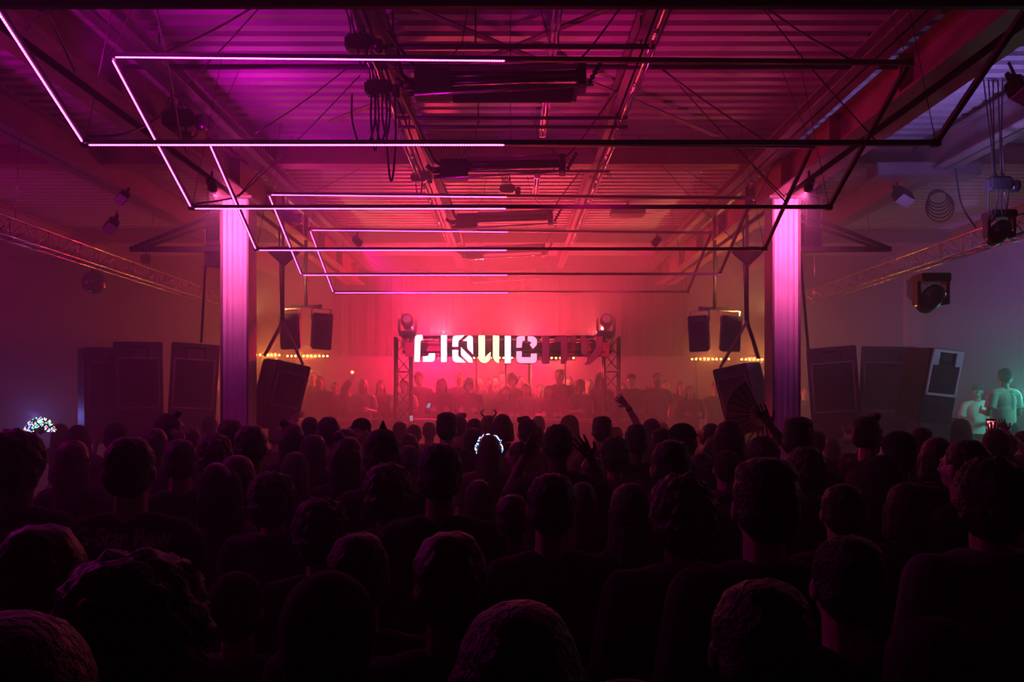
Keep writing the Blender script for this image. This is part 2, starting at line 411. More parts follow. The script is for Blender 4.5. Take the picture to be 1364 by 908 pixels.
wires = [  # (near end on the roof, end on a frame bar)
    ((356, -2), B_(210, 6.42, 2.66), .010, 'thin wire from top left down to the third frame corner'),
    ((352, 3), onh(228, 130, 2.2), .006, 'very thin long wire crossing the upper left roof'),
    ((470, 85), onh(340, 178, 2.3), .007, 'thin wire sloping left from the upper hoist'),
    ((480, 100), at(318, 262, 8.1), .007, 'long thin wire sloping down towards the left pillar'),
    ((560, 178), at(405, 262, 11.0), .006, 'thin wire left of centre beyond the second heater'),
    ((1015, 6), B_(1136, 6.42, 2.62), .010, 'thin wire from upper right down to the third frame'),
    ((1014, 8), B_(1166, 6.02, 1.88), .007, 'very thin wire from upper right down to the second frame'),
    ((876, 88), B_(1030, 8.5, 2.60), .009, 'thin wire sloping right to the fourth frame'),
    ((880, 86), at(1045, 262, 8.04), .007, 'long thin wire sloping right towards the right pillar'),
    ((850, 183), at(965, 258, 10.6), .007, 'thin wire sloping right to the fifth frame'),
    ((855, 190), at(985, 328, 10.1), .006, 'thin wire sloping right behind the fourth frame'),
    ((983, 196), at(1046, 268, 8.05), .009, 'thick short wire ending at the right pillar head'),
    ((803, 222), at(835, 262, 12.5), .006, 'short thin wire behind the second heater on the right'),
    ((1040, 190), at(1010, 262, 9.0), .006, 'short wire leaning left beside the right pillar head'),
    ((640, 190), at(663, 183, 8.5), .005, 'tiny wire on the fourth frame left of its middle'),
    ((1255, 40), onh(1215, 125, 2.3), .005, 'thin wire hanging at the right girder'),
]
for a, b, r, lab in wires:
    p = onh(a[0], a[1], 2.9); mid = (p + Vector(b)) / 2 - Vector((0, 0, .03))
    cable([p, mid, b], r * .8, lab, 'rigging_wire', 'black', 1, 'wire')
# cluttered black lines on the left
cable([onh(205, -5, 2.4), onh(232, 130, 2.3), onh(238, 175, 2.2), onh(250, 205, 2.1)], .010, 'dark cable hanging by the left girder', 'cable')
cable([at(110, 182, 6.02), at(165, 180, 6.0), onh(200, 165, 2.1), onh(222, 145, 2.2), onh(225, 130, 2.3)], .008, 'dark cable lying along the second frame at the left', 'cable')
cable([onh(35, 40, 2.3), onh(55, 5, 2.3), onh(75, 40, 2.3), onh(100, 95, 2.2)], .009, 'loose dark cable at the top left corner', 'cable')
cable([at(255, 272, 8.0), at(300, 266, 8.2), at(318, 262, 8.3), onh(335, 240, 2.2), onh(352, 222, 2.5)], .008, 'dark cable from the third frame up past the left pillar', 'cable')

# ---------------------------------------------------------------- hoists with cable loops
def hoist(p, w, label, loops, cats='hoist'):
    t = thing('chain_hoist', label, cats, p)
    MB().box((0, 0, 0), (w, w * .6, w * .55), bevel=.02).build('motor_body', M['gloss'], t)
    MB().lathe([(w * .2, 0), (w * .26, .03), (w * .26, w * .3), (w * .2, w * .34)], Matrix.Translation((w * .5, 0, -.02)) @ Euler((0, pi / 2, 0)).to_matrix().to_4x4(), 14).build('motor_cap', M['gloss'], t)
    mb = MB()
    for k in range(5): mb.tube([((k - 2) * w * .16, 0, w * .2), ((k - 2) * w * .1 - .02, random.uniform(-.05, .05), w * .6), ((k - 2) * w * .2 - .05, 0, ZD - p.z)], .007, 5, smoothpath=1)
    mb.build('supply_cables', M['rubber'], t)
    for i, (x, wd, dr) in enumerate(loops):
        pts = [(x - wd / 2, 0, -w * .2), (x - wd / 2 - .01, .01, -dr * .5), (x - wd * .3, .02, -dr * .9), (x, .02, -dr), (x + wd * .3, .02, -dr * .9), (x + wd / 2 + .01, .01, -dr * .5), (x + wd / 2, 0, -w * .2)]
        MB().tube(pts, .009, 6, smoothpath=2).build('cable_loop', M['rubber'], t)
    return t
hoist(at(479, 58, 5.9), .20, 'black hoist with bundled cables hanging near the roof, upper one', [(.02, .05, .16)])
hoist(at(504, 118, 6.6), .21, 'black hoist with long cable loops hanging below it', [(-.12, .18, .46), (.02, .08, .42), (.06, .05, .38), (.10, .06, .75), (-.03, .05, .5)])
hoist(at(558, 237, 9.9), .19, 'small hoist farther back, half lost in pink haze', [(.0, .06, .2)])
hoist(at(676, 252, 10.6), .2, 'small dark hoist on the roof centre beyond the second heater', [])
hoist(at(240, 160, 7.3), .28, 'dark hoist cluster beside the left girder', [(.1, .1, .15)])
hoist(at(1330, 245, 7.6), .22, 'black hoist hanging over the right truss', [(-.05, .07, .35), (.06, .05, .3)])
hoist(at(1003, 285, 11.2), .3, 'dark hoist body just left of the right pillar head', [])
hoist(at(378, 290, 11.2), .3, 'dark hoist body just right of the left pillar head', [])
# T drop with a projector-like box at the roof beyond the pillar beam
t = thing('drop_fixture', 'dark flat box on a drop tube beyond the pillar beam', 'fixture', at(836, 283, 12.3))
MB().box((0, 0, 0), (.5, .3, .09), bevel=.012).build('housing', M['black'], t); MB().tube([(0, 0, .04), (0, 0, .68)], .022, 8).build('drop_tube', M['black'], t)
# ---------------------------------------------------------------- lattice trusses
def lattice(mb, a, b, offs, r=.022, rb=.009, step=.26):
    a, b = Vector(a), Vector(b); L = (b - a).length; n = max(1, round(L / step))
    offs = [Vector(o) for o in offs]
    for o in offs: mb.tube([a + o, b + o], r, 8)
    m = len(offs)
    for k in range(m):
        o, p = offs[k], offs[(k + 1) % m]
        for i in range(n):
            u, v = i / n, (i + 1) / n
            q, w = (o, p) if (i + k) % 2 else (p, o)
            mb.tube([a.lerp(b, u) + q, a.lerp(b, v) + w], rb, 5)
        for i in range(0, n + 1, 3): mb.tube([a.lerp(b, i / n) + o, a.lerp(b, i / n) + p], rb, 5)
    return mb
g = thing('truss_gate', 'lattice truss goal frame carrying the lit sign on the stage', 'truss', (0, 13.9, .7))
q = .125
sq = [(-q, -q, 0), (q, -q, 0), (q, q, 0), (-q, q, 0)]
xl, xr = at(537.5, 0, 13.9).x, at(814, 0, 13.9).x
ztop = at(0, 449, 13.9).z - .7
for x in (xl, xr):
    lattice(MB(), (x, 0, 0), (x, 0, ztop), sq, .022, .010, .30).build('tower', M['truss'], g)
    MB().box((x, 0, .015), (.5, .5, .03)).build('base_plate', M['truss'], g)
sqh = [(0, -q, -q), (0, q, -q), (0, q, q), (0, -q, q)]
lattice(MB(), (xl, 0, ztop - q), (xr, 0, ztop - q), sqh, .022, .010, .28).build('crossbar', M['truss'], g)
zb0, zb1 = at(0, 475, 13.75).z - .7, at(0, 456, 13.75).z - .7
mb = MB().box(((xl + xr) / 2, -q - .03, (zb0 + zb1) / 2), (xr - xl - .1, .012, zb1 - zb0))
for k in range(14): mb.tube([(xl + .15 + k * .255, -q - .03, zb1), (xl + .15 + k * .255, -q, zb1 + .05)], .006, 5)
mb.build('fabric_banner', M['banner'], g)

for sx, (x0, xm), w in ((-1, (4.80, 4.95), 'left'), (1, (4.80, 4.95), 'right')):
    mb = lattice(MB(), (0, 4, 0), (0, 13.6, 0), [(sx * 4.80, 0, EYE + 1.73), (sx * 4.80, 0, EYE + 1.55), (sx * 4.96, 0, EYE + 1.55)], .012, .005, .22)
    for y in (5, 8, 11, 13): mb.tube([(sx * 4.8, y, EYE + 1.73), (sx * 4.76, y, EYE + 2.5)], .006, 5)
    tag(mb.build('lighting_truss', M['pipe']), 'slim metal lighting truss running down the %s aisle' % w, 'truss')

# ---------------------------------------------------------------- the lit sign
def zp(ox, pts): return [(ox + x / 9.743, 438 + y / 9.743) for x, y in pts]
LET = [
 ('w', 545, [[(63, 435), (70, 112), (85, 82), (112, 70), (183, 70), (183, 150), (158, 160), (150, 435)],
             [(175, 435), (178, 350), (250, 345), (255, 312), (347, 312), (347, 392), (333, 422), (303, 437)]]),
 ('w', 545, [[(410, 75), (498, 75), (498, 437), (410, 437)]]),
 ('w', 545, [[(557, 238), (558, 115), (572, 92), (602, 78), (732, 78), (648, 165), (645, 238)],
             [(690, 160), (768, 80), (802, 80), (830, 100), (838, 130), (835, 340), (750, 258), (748, 165)],
             [(557, 268), (645, 268), (645, 350), (672, 362), (748, 442), (600, 442), (570, 422), (557, 392)],
             [(670, 228), (830, 382), (832, 447), (768, 442), (668, 345)]]),
 ('y', 545, [[(895, 80), (990, 80), (988, 365), (1060, 290), (1062, 390), (1040, 425), (1000, 450), (960, 450), (920, 430), (895, 390)],
             [(1082, 80), (1175, 85), (1172, 450), (1140, 445), (1105, 420), (1082, 380)]]),
 ('w', 545, [[(1235, 85), (1325, 85), (1325, 452), (1235, 452)]]),
 ('p', 675, [[(118, 250), (120, 120), (140, 94), (172, 85), (240, 85), (240, 160), (205, 165), (200, 250)],
             [(265, 88), (340, 88), (380, 110), (400, 150), (395, 210), (340, 268), (290, 208), (315, 180), (265, 160)],
             [(118, 285), (200, 285), (202, 362), (305, 362), (305, 315), (395, 315), (397, 400), (380, 440), (350, 452), (170, 452), (130, 430), (118, 395)]]),
 ('u', 675, [[(455, 85), (553, 85), (553, 452), (455, 452)]]),
 ('u', 675, [[(612, 130), (632, 98), (662, 88), (790, 88), (790, 400), (762, 442), (697, 455), (697, 175), (612, 175)],
             [(808, 88), (905, 90), (905, 175), (808, 175)]]),
 ('u', 675, [[(960, 90), (1010, 90), (1050, 125), (1050, 290), (1060, 315), (1000, 345), (965, 325), (955, 280)],
             [(1150, 95), (1245, 90), (1240, 250), (1220, 320), (1080, 462), (1005, 462), (1040, 380), (1110, 300), (1150, 240)]]),
]
YS = 13.56
sign = thing('illuminated_sign', 'long stencil letter sign, first six letters glowing, last three unlit', 'sign', (0, YS, 2.6))
for kind, ox, polys in LET:
    bm = bmesh.new()
    for pl in polys:
        pts = [at(a, b, YS) - Vector((0, YS, 2.6)) for a, b in zp(ox, pl)]
        n = len(pts)
        fr = [bm.verts.new((p.x, -.045, p.z)) for p in pts]; bk = [bm.verts.new((p.x, .045, p.z)) for p in pts]
        f = bm.faces.new(fr); b = bm.faces.new(bk[::-1])
        for i in range(n): bm.faces.new((fr[i], fr[(i + 1) % n], bk[(i + 1) % n], bk[i]))
        bmesh.ops.recalc_face_normals(bm, faces=bm.faces[:])
        r = bmesh.ops.inset_region(bm, faces=[f], thickness=.011, depth=0)
        f.material_index = 1
    me = bpy.data.meshes.new('letter'); bm.to_mesh(me); bm.free()
    me.materials.append(M['cab']); me.materials.append({'w': M['sign_w'], 'y': M['sign_y'], 'p': M['sign_p'], 'u': M['unlit']}[kind])
    o = link('letter', me, sign)
mb = MB()
for z in (.34, .16): mb.tube([(-1.6, .07, z), (1.55, .07, z)], .012, 6)
for x in (-1.4, -.7, 0, .7, 1.4): mb.tube([(x, .07, .16), (x, .20, .20)], .012, 6)
mb.build('mounting_rail', M['truss'], sign)

# ---------------------------------------------------------------- amber bars
def amber_bar(px0, px1, py, y, n, skip, label):
    a, b = at(px0, py, y), at(px1, py, y)
    t = thing('led_bar', label, 'stage light', (a + b) / 2, group=None)
    L = (b - a).length
    MB().box((0, .05, 0), (L + .08, .07, .09), bevel=.008).build('housing', M['black'], t)
    for k in range(n):
        if k in skip: continue
        MB().sphere((-L / 2 + L * k / (n - 1), 0, 0), (.017, .012, .017), 12, 8).build('led_lens', M['amber'], t)
    for x in (-L * .35, L * .35): MB().bar((x, .06, 0), (x, .06, .0 - a.z + .70), .03).build('stand', M['truss'], t)
amber_bar(336, 372, 472.5, 15.6, 8, (3,), 'row of amber lamps between the left pillar and its hung speaker')
amber_bar(383, 436, 474, 15.6, 11, (), 'row of amber lamps under the left monitor pair')
amber_bar(922, 971, 478, 15.6, 10, (), 'row of amber lamps under the right monitor pair')
amber_bar(988, 1026, 478.5, 15.6, 8, (), 'row of amber lamps between the right monitors and the right pillar')
amber_bar(626, 682, 476.5, 15.2, 11, (), 'row of amber lamps behind the first half of the sign')
amber_bar(694, 764, 476.5, 15.2, 13, (4, 11), 'row of amber lamps behind the second half of the sign')

# ---------------------------------------------------------------- speakers
def cabinet(w, h, d, back, label, loc, rot, name='hung_speaker', yoke=False, group=None, bright=False):
    """front faces local -Y; plan narrows towards the back"""
    t = thing(name, label, 'speaker', loc, rot, group)
    fr, bk = -d / 2, d / 2
    vs = [(-w / 2, fr, -h / 2), (w / 2, fr, -h / 2), (w / 2, fr, h / 2), (-w / 2, fr, h / 2),
          (-back / 2, bk, -h / 2 + .03), (back / 2, bk, -h / 2 + .03), (back / 2, bk, h / 2 - .05), (-back / 2, bk, h / 2 - .05)]
    bm = bmesh.new(); v = [bm.verts.new(p) for p in vs]
    for f in ((0, 1, 2, 3), (7, 6, 5, 4), (0, 4, 5, 1), (3, 2, 6, 7), (0, 3, 7, 4), (1, 5, 6, 2)): bm.faces.new([v[i] for i in f])
    bmesh.ops.recalc_face_normals(bm, faces=bm.faces[:])
    bmesh.ops.bevel(bm, geom=bm.edges[:], offset=.012, segments=2, affect='EDGES')
    me = bpy.data.meshes.new('cabinet'); bm.to_mesh(me); bm.free(); me.materials.append(M['cab']); link('cabinet', me, t)
    fm = M['horn'] if bright else M['cab']
    def frame(cx, cz, fw, fh, th, name, mm, deep=.02):
        mb = MB()
        for s in (-1, 1):
            mb.box((cx + s * (fw / 2 - th / 2), fr - deep / 2, cz), (th, deep, fh), bevel=.004)
            mb.box((cx, fr - deep / 2, cz + s * (fh / 2 - th / 2)), (fw, deep, th), bevel=.004)
        mb.build(name, mm, t)
    if bright:
        frame(0, h * .18, w * .92, h * .62, w * .07, 'front_frame', fm)
        for s in (-1, 1): MB().box((s * w * .34, fr - .012, h * .38), (w * .2, .02, h * .20), bevel=.003).build('horn_flange', fm, t)
    else:
        frame(0, h * .10, w * .86, h * .50, w * .035, 'front_frame', M['rim'], .018)
    # horn
    hw, hh, hz = w * .42, h * .14, h * .39
    mb = MB(); rings = []
    for k, (s, dd) in enumerate(((1, -.006), (.75, .02), (.35, .09), (.25, .10))):
        rings.append([mb.bm.verts.new((sx * hw / 2 * s, fr + dd - .012, hz + sz * hh / 2 * s)) for sx, sz in ((-1, -1), (1, -1), (1, 1), (-1, 1))])
    for a, b in zip(rings, rings[1:]):
        for i in range(4): mb.bm.faces.new((a[i], a[(i + 1) % 4], b[(i + 1) % 4], b[i]))
    mb.bm.faces.new(rings[-1]); mb.build('horn', M['cone'], t, fixn=False)
    # recessed perforated grilles
    gz, gh = (h * .12, h * .40) if not bright else (h * .06, h * .34)
    mb = MB().box((0, fr - .006, gz), (w * .76, .012, gh), bevel=.004)
    for k in range(9): mb.box((0, fr - .013, gz - gh / 2 + gh * (k + .5) / 9), (w * .74, .004, gh * .03))
    mb.build('woofer_grille', M['cone'], t)
    mb = MB().box((0, fr - .004, -h * .34), (w * .80, .008, h * .24), bevel=.003); mb.box((0, fr - .008, -h * .34), (.012, .01, h * .24))
    mb.build('bass_port_panel', M['cone'], t)
    if yoke:
        mb = MB()
        for s in (-1, 1): mb.bar((s * w * .465, 0, h / 2 + .065), (s * w * .465, 0, h * .3), .014, .04)
        mb.bar((-w * .47, 0, h / 2 + .06), (w * .47, 0, h / 2 + .06), .04, .012)
        mb.build('yoke', M['pipe'], t)
    return t
def straps(p_top, cab, pts, label):
    mb = MB()
    mw = Matrix.Translation(cab.location) @ cab.rotation_euler.to_matrix().to_4x4()
    for q in pts: mb.bar(p_top, mw @ Vector(q), .055, .03)
    tag(mb.build('lifting_strap', M['black']), label, 'strap')

# the two leaning main speakers beside the pillars
lc = cabinet(.46, .86, .52, .36, 'tall speaker leaning in its straps right of the left pillar', at(370, 524, 10.4), (R(10), R(10), R(42)), bright=False)
rc = cabinet(.46, .86, .52, .36, 'tall speaker leaning in its straps left of the right pillar', at(993, 528, 10.4), (R(10), R(-10), R(-42)), bright=False)
tl, tr_ = at(377, 428, 10.4), at(995, 428, 10.4)
straps(tl, lc, [(-.2, .2, .42), (.18, -.12, .43)], 'black V strap holding the leaning speaker by the left pillar')
straps(tr_, rc, [(.2, .2, .42), (-.18, -.12, .43)], 'black V strap holding the leaning speaker by the right pillar')
for p, px, w in ((tl, 378, 'left'), (tr_, 996, 'right')):
    top = at(px, 345 - 60, 10.4)
    mb = MB().tube([p, Vector((p.x, p.y, ZD))], .022, 6)
    mb.tube([p + Vector((-.02, 0, 0)), p + Vector((-.05, 0, 1.2))], .012, 5)
    mb.sphere(p, (.03, .02, .045), 10, 8)
    tag(mb.build('hoist_chain', M['black']), 'dark chain above the leaning speaker on the %s side' % w, 'chain')
    mb = MB().lathe([(.02, -.12), (.06, -.08), (.19, .04), (.20, .09), (.05, .10)], Matrix.Translation(at(px, 341, 10.4)), 18)
    tag(mb.build('cable_cone', M['cloth']), 'dark cone shaped cover high on the %s speaker chain' % w, 'cover')
# aisle speakers, hung in a fan on each side
cabinet(.56, 1.30, .55, .40, 'large dark speaker farthest left of the hung speakers', at(133, 524, 11.3), (R(6), R(-2), R(44)))
cabinet(.58, 1.32, .55, .42, 'large dark speaker second from the left of the hung group', at(184, 521, 10.8), (R(6), R(-1), R(26)))
c3 = cabinet(.58, 1.30, .55, .42, 'hung speaker with a visible horn just left of the left pillar', at(257, 521, 10.8), (R(8), R(3), R(22)))
c4 = cabinet(.60, 1.30, .55, .42, 'hung speaker nearest the right pillar on its outer side', at(1111, 526, 10.8), (R(7), R(-4), R(-21)))
cabinet(.68, 1.36, .45, .50, 'hung speaker in the middle of the right group of three', at(1180, 526, 11.3), (R(7), R(2), R(-22)))
cabinet(.48, .90, .48, .40, 'hung speaker with pale lit frame, rightmost of the right group', at(1235, 511, 10.15), (R(9), R(5), R(14)), bright=True)
for px0, py0, px1, py1, w in ((277, 300, 268, 456, 'left'), (1066, 338, 1077, 470, 'right')):
    a, b = at(px0, py0, 10.7), at(px1, py1, 10.7)
    tag(MB().tube([a + Vector((0, 0, 1)), a, b], .018, 6).build('hoist_chain', M['black']), 'single dark chain outside the %s pillar' % w, 'chain')
# monitor pairs on drop bars
for sx, pc, py, w in ((-1, 407.5, 441, 'left'), (1, 952, 444, 'right')):
    y = 12.1
    th = -sx * 14
    a = cabinet(.30, .53, .27, .19, 'hung monitor speaker, outer one of the %s pair' % w, at(pc + sx * 18.5, py, y), (R(5), R(sx * 2), R(th + sx * 16)), 'monitor_speaker', True)
    b = cabinet(.30, .53, .27, .19, 'hung monitor speaker, inner one of the %s pair' % w, at(pc - sx * 18.5, py, y), (R(5), R(-sx * 2), R(th - sx * 16)), 'monitor_speaker', True)
    c = at(pc, py - 33, y)
    t = thing('drop_bar', 'T shaped drop bar carrying the %s monitor pair' % w, 'bracket', c)
    MB().bar((-.24, 0, 0), (.24, 0, 0), .034, .042).build('crossbar', M['truss'], t)
    MB().tube([(0, 0, 0), (0, 0, ZD - c.z)], .028, 8).build('drop_tube', M['truss'], t)
    for s in (-1, 1): MB().box((s * .21, 0, 0), (.05, .06, .065), bevel=.01).build('clamp', M['truss'], t)
# boxes bolted to the outer side of both pillars
for sx, px, py, w in ((-1, 292, 316, 'left'), (1, 1075, 293, 'right')):
    t = cabinet(.22, .74, .30, .18, 'narrow column speaker bolted to the outer side of the %s pillar' % w, at(px, py, 9.75), (0, 0, R(sx * 8)), 'column_speaker')
    for z in (-.25, .25): MB().bar((0, 0, z), (-sx * .2, -.02, z), .03, .02).sphere((-sx * .2, -.03, z), .022, 8, 6).build('wall_bracket', M['pipe'], t)
mb = MB().lathe([(.02, 0), (.12, .02), (.13, .10), (.13, .55), (.11, .60)], Matrix.Translation(at(1083, 248, 9.7)) @ Euler((R(-85), 0, R(20))).to_matrix().to_4x4(), 24)
tag(mb.build('round_drum', M['cab']), 'round dark drum tucked under the girder beside the right pillar head', 'drum')

# ---------------------------------------------------------------- moving heads and other lamps
def moving_head(loc, s, label, rot=(0, 0, 0), name='moving_head'):
    t = thing(name, label, 'stage light', loc, rot)
    MB().box((0, 0, .04 * s), (.30 * s, .26 * s, .09 * s), bevel=.012).build('base', M['gloss'], t)
    for k in (-1, 1): MB().box((k * .15 * s, 0, .19 * s), (.035 * s, .13 * s, .24 * s), bevel=.008).build('yoke_arm', M['gloss'], t)
    mx = Matrix.Translation((0, 0, .24 * s)) @ Euler((R(70), 0, 0)).to_matrix().to_4x4()
    MB().lathe([(.06 * s, -.15 * s), (.10 * s, -.12 * s), (.115 * s, .06 * s), (.105 * s, .15 * s), (.09 * s, .15 * s)], mx, 20).build('head', M['gloss'], t)
    MB().lathe([(.085 * s, .151 * s), (.06 * s, .165 * s), (.01 * s, .17 * s)], mx, 20).build('lens', M['glass'], t)
    return t
moving_head(Vector((xl + .07, 13.9, .7 + ztop + .02)), .95, 'dark moving head lamp on top of the left truss tower')
moving_head(Vector((xr - .09, 13.9, .7 + ztop + .02)), .95, 'dark moving head lamp on top of the right truss tower')
moving_head(at(1240, 366, 9.4), 1.1, 'moving head lamp hanging under the right aisle truss', (R(180), 0, 0))
moving_head(at(1331, 282, 7.8), .8, 'moving head lamp hanging upside down near the right hoist', (R(180), 0, 0))
moving_head(at(1222, 372, 12), .8, 'small faint lamp in haze under the right truss, behind the larger one', (R(180), 0, 0))
# flood lamps with pale glass
def flood(loc, rot, label, w=.24):
    t = thing('flood_lamp', label, 'lamp', loc, rot)
    MB().box((0, 0, 0), (w, w * .7, w * .8), bevel=.015).build('housing', M['gloss'], t)
    MB().box((0, 0, -w * .42), (w * .88, w * .62, .012), bevel=.004).build('glass', M['white'], t)
    mb = MB()
    for s in (-1, 1): mb.bar((s * w * .54, 0, 0), (s * w * .54, 0, w * .7), .012, .03)
    mb.bar((-w * .54, 0, w * .7), (w * .54, 0, w * .7), .03, .012); mb.tube([(0, 0, w * .7), (0, 0, w * 1.7)], .012, 6)
    mb.build('bracket', M['truss'], t)
flood(at(1203, 262, 9.3), (R(-38), R(20), R(20)), 'small flood lamp with pale glass under the right aisle beam', .2)
flood(at(1361, 120, 6.3), (R(-30), R(15), R(20)), 'pale fronted lamp at the right edge of the roof', .2)
flood(at(163, 263, 8.6), (R(-40), R(-35), R(-30)), 'small lamp with a pale corner, upper left aisle', .14)
flood(at(148, 300, 9.2), (R(-35), R(-30), R(-30)), 'dim small lamp below another one in the left aisle', .16)
# cable coil
mb = MB(); c = at(1249, 262, 9.2)
for k in range(6):
    r = .10 + .012 * k; mb.tube([c + Vector((r * cos(a) + .01 * k, .01 * k, r * sin(a) * (.8 + .05 * k) - .02 * k)) for a in [2 * pi * i / 20 for i in range(21)]], .007, 5)
tag(mb.build('cable_coil', M['rubber']), 'coil of black cable hung beside the flood lamp over the right aisle', 'cable')
cable([at(1270, 205, 9), at(1275, 240, 9), at(1279, 270, 8.9), at(1290, 290, 8.8), at(1300, 303, 8.6)], .01, 'black cable dropping to the right aisle truss')
# mirror ball under the left truss
c = at(125, 376, 11.5); t = thing('mirror_ball', 'dark mirror ball hanging in haze under the left truss', 'mirror ball', c)
bm = bmesh.new(); bmesh.ops.create_uvsphere(bm, u_segments=28, v_segments=18, radius=.16)
me = bpy.data.meshes.new('ball'); bm.to_mesh(me); bm.free(); me.materials.append(M['gloss']); link('ball', me, t)
MB().tube([(0, 0, .15), (0, 0, .6)], .006, 6).build('hanger', M['black'], t); MB().lathe([(.02, .15), (.04, .16), (.03, .2)], None, 12).build('ball_cap', M['gloss'], t)
t = thing('drum_lamp', 'small dark clamp lamp on the left aisle truss', 'lamp', at(195, 345, 12.0))
MB().box((0, 0, 0), (.14, .12, .12), bevel=.02).build('housing', M['gloss'], t); MB().tube([(0, 0, .05), (0, 0, .2)], .012, 6).build('clamp', M['truss'], t)
# amp rack in front of the pale framed speaker
t = thing('amplifier_rack', 'dark amplifier rack with tiny pale marks below the pale framed speaker', 'amplifier', at(1240, 571, 10.9))
MB().box((0, 0, -.02), (.52, .45, .34), bevel=.01).build('case', M['cab'], t)
mb = MB()
for k in range(9): mb.box((-.2 + .045 * k, -.232, .11), (.02 if k % 3 else .035, .006, .006))
mb.build('indicator_strip', M['white'], t)
for x in (-.22, .22): MB().box((x, 0, -.85), (.05, .4, 1.34)).build('stand_leg', M['truss'], t)
a, b = at(706, 455, 15.3), at(706, 520, 15.3)
tag(MB().tube([Vector((a.x, a.y, .7)), a], .028, 10).build('upright_pole', M['white']), 'thin pale upright pole behind the stage crowd under the glowing sign', 'pole')
# ---------------------------------------------------------------- small lamps that colour the room
def par(loc, aim, label, sc=1.0):
    t = thing('par_lamp', label, 'stage light', loc)
    d = (Vector(aim) - Vector(loc)).normalized(); rq = d.to_track_quat('Z', 'Y')
    mx = rq.to_matrix().to_4x4()
    MB().lathe([(.04 * sc, -.12 * sc), (.08 * sc, -.10 * sc), (.09 * sc, .06 * sc), (.10 * sc, .10 * sc), (.085 * sc, .10 * sc), (.07 * sc, .02 * sc)], mx, 18).build('can', M['gloss'], t)
    MB().tube([(0, 0, .04), (0, 0, .22 * sc)], .012, 6).build('bracket', M['truss'], t)
    return d
def light(kind, loc, power, color, name, size=.05, aim=None, spot=None, blend=.6):
    l = bpy.data.lights.new(name, kind); l.energy = power; l.color = color
    if kind == 'AREA': l.size = size
    else: l.shadow_soft_size = size
    if kind == 'SPOT': l.spot_size = R(spot); l.spot_blend = blend
    o = bpy.data.objects.new(name, l); COL.objects.link(o); o.location = loc
    if aim is not None: o.rotation_euler = (Vector(aim) - Vector(loc)).to_track_quat('-Z', 'Y').to_euler()
    return o
# ---------------------------------------------------------------- people
SKIN = [mat('skin_light', (.50, .33, .27), .5, 0, .06, 20), mat('skin_mid', (.36, .22, .16), .5, 0, .06, 20), mat('skin_dark', (.12, .07, .05), .5, 0, .06, 20)]
HAIR = [mat('hair_black', (.012, .009, .009), .5, 0, .4, 90, .8, spec=.5), mat('hair_brown', (.03, .018, .013), .5, 0, .3, 60, .4), mat('hair_blond', (.45, .34, .20), .45, 0, .25, 60, .4)]
SHIRT = dict(black=mat('black_cotton', (.012, .012, .013), .9, 0, .2, 40, .2), grey=mat('grey_cotton', (.06, .06, .065), .9, 0, .2, 40, .2),
             red=mat('dark_red_cotton', (.10, .03, .035), .9, 0, .2, 40, .2), white=mat('white_cotton', (.62, .62, .62), .85, 0, .06, 40, .2),
             navy=mat('navy_cotton', (.02, .025, .05), .9, 0, .2, 40, .2))
DENIM = mat('dark_denim', (.02, .022, .03), .9, 0, .2, 40, .2); SHOE = mat('black_shoe', (.015, .015, .015), .6, 0, .1, 20)
EYE_M = mat('eye', (.5, .5, .5), .2)
STRIPE = bpy.data.materials.new('striped_knit'); STRIPE.use_nodes = True
_nt = STRIPE.node_tree; _b = _nt.nodes['Principled BSDF']; _tc = _nt.nodes.new('ShaderNodeTexCoord'); _w = _nt.nodes.new('ShaderNodeTexWave')
_w.bands_direction = 'Z'; _w.inputs['Scale'].default_value = 8; _r = _nt.nodes.new('ShaderNodeValToRGB'); _r.color_ramp.interpolation = 'CONSTANT'
_r.color_ramp.elements[0].color = (.03, .03, .03, 1); _r.color_ramp.elements[1].position = .5; _r.color_ramp.elements[1].color = (.6, .6, .6, 1)
_nt.links.new(_tc.outputs['Object'], _w.inputs['Vector']); _nt.links.new(_w.outputs['Fac'], _r.inputs['Fac']); _nt.links.new(_r.outputs['Color'], _b.inputs['Base Color'])
SHIRT['stripe'] = STRIPE

def remesh(mb, voxel, smooth=3, noise=0, name='m'):
    me = bpy.data.meshes.new(name); mb.bm.to_mesh(me); mb.bm.free()
    o = bpy.data.objects.new('tmp', me); COL.objects.link(o)
    m = o.modifiers.new('r', 'REMESH'); m.mode = 'VOXEL'; m.voxel_size = voxel; m.use_smooth_shade = True
    if smooth:
        s = o.modifiers.new('s', 'SMOOTH'); s.factor = .5; s.iterations = smooth
    if noise:
        t = bpy.data.textures.new('hair_noise', 'CLOUDS'); t.noise_scale = .035
        d = o.modifiers.new('d', 'DISPLACE'); d.texture = t; d.strength = noise; d.mid_level = .5
    dg = bpy.context.evaluated_depsgraph_get(); dg.update()
    out = bpy.data.meshes.new_from_object(o.evaluated_get(dg)); out.name = name
    bpy.data.objects.remove(o); bpy.data.meshes.remove(me)
    for p in out.polygons: p.use_smooth = True
    return out

def cap(mb, p, q, a, b, n=10):
    """tapered limb with round ends"""
    p, q = Vector(p), Vector(q); d = (q - p).normalized()
    pts = [p - d * a * .9, p - d * a * .6, p, p.lerp(q, .5), q, q + d * b * .6, q + d * b * .9]
    mb.tube(pts, [a * .4, a * .8, a, (a + b) / 2, b, b * .8, b * .4], n)

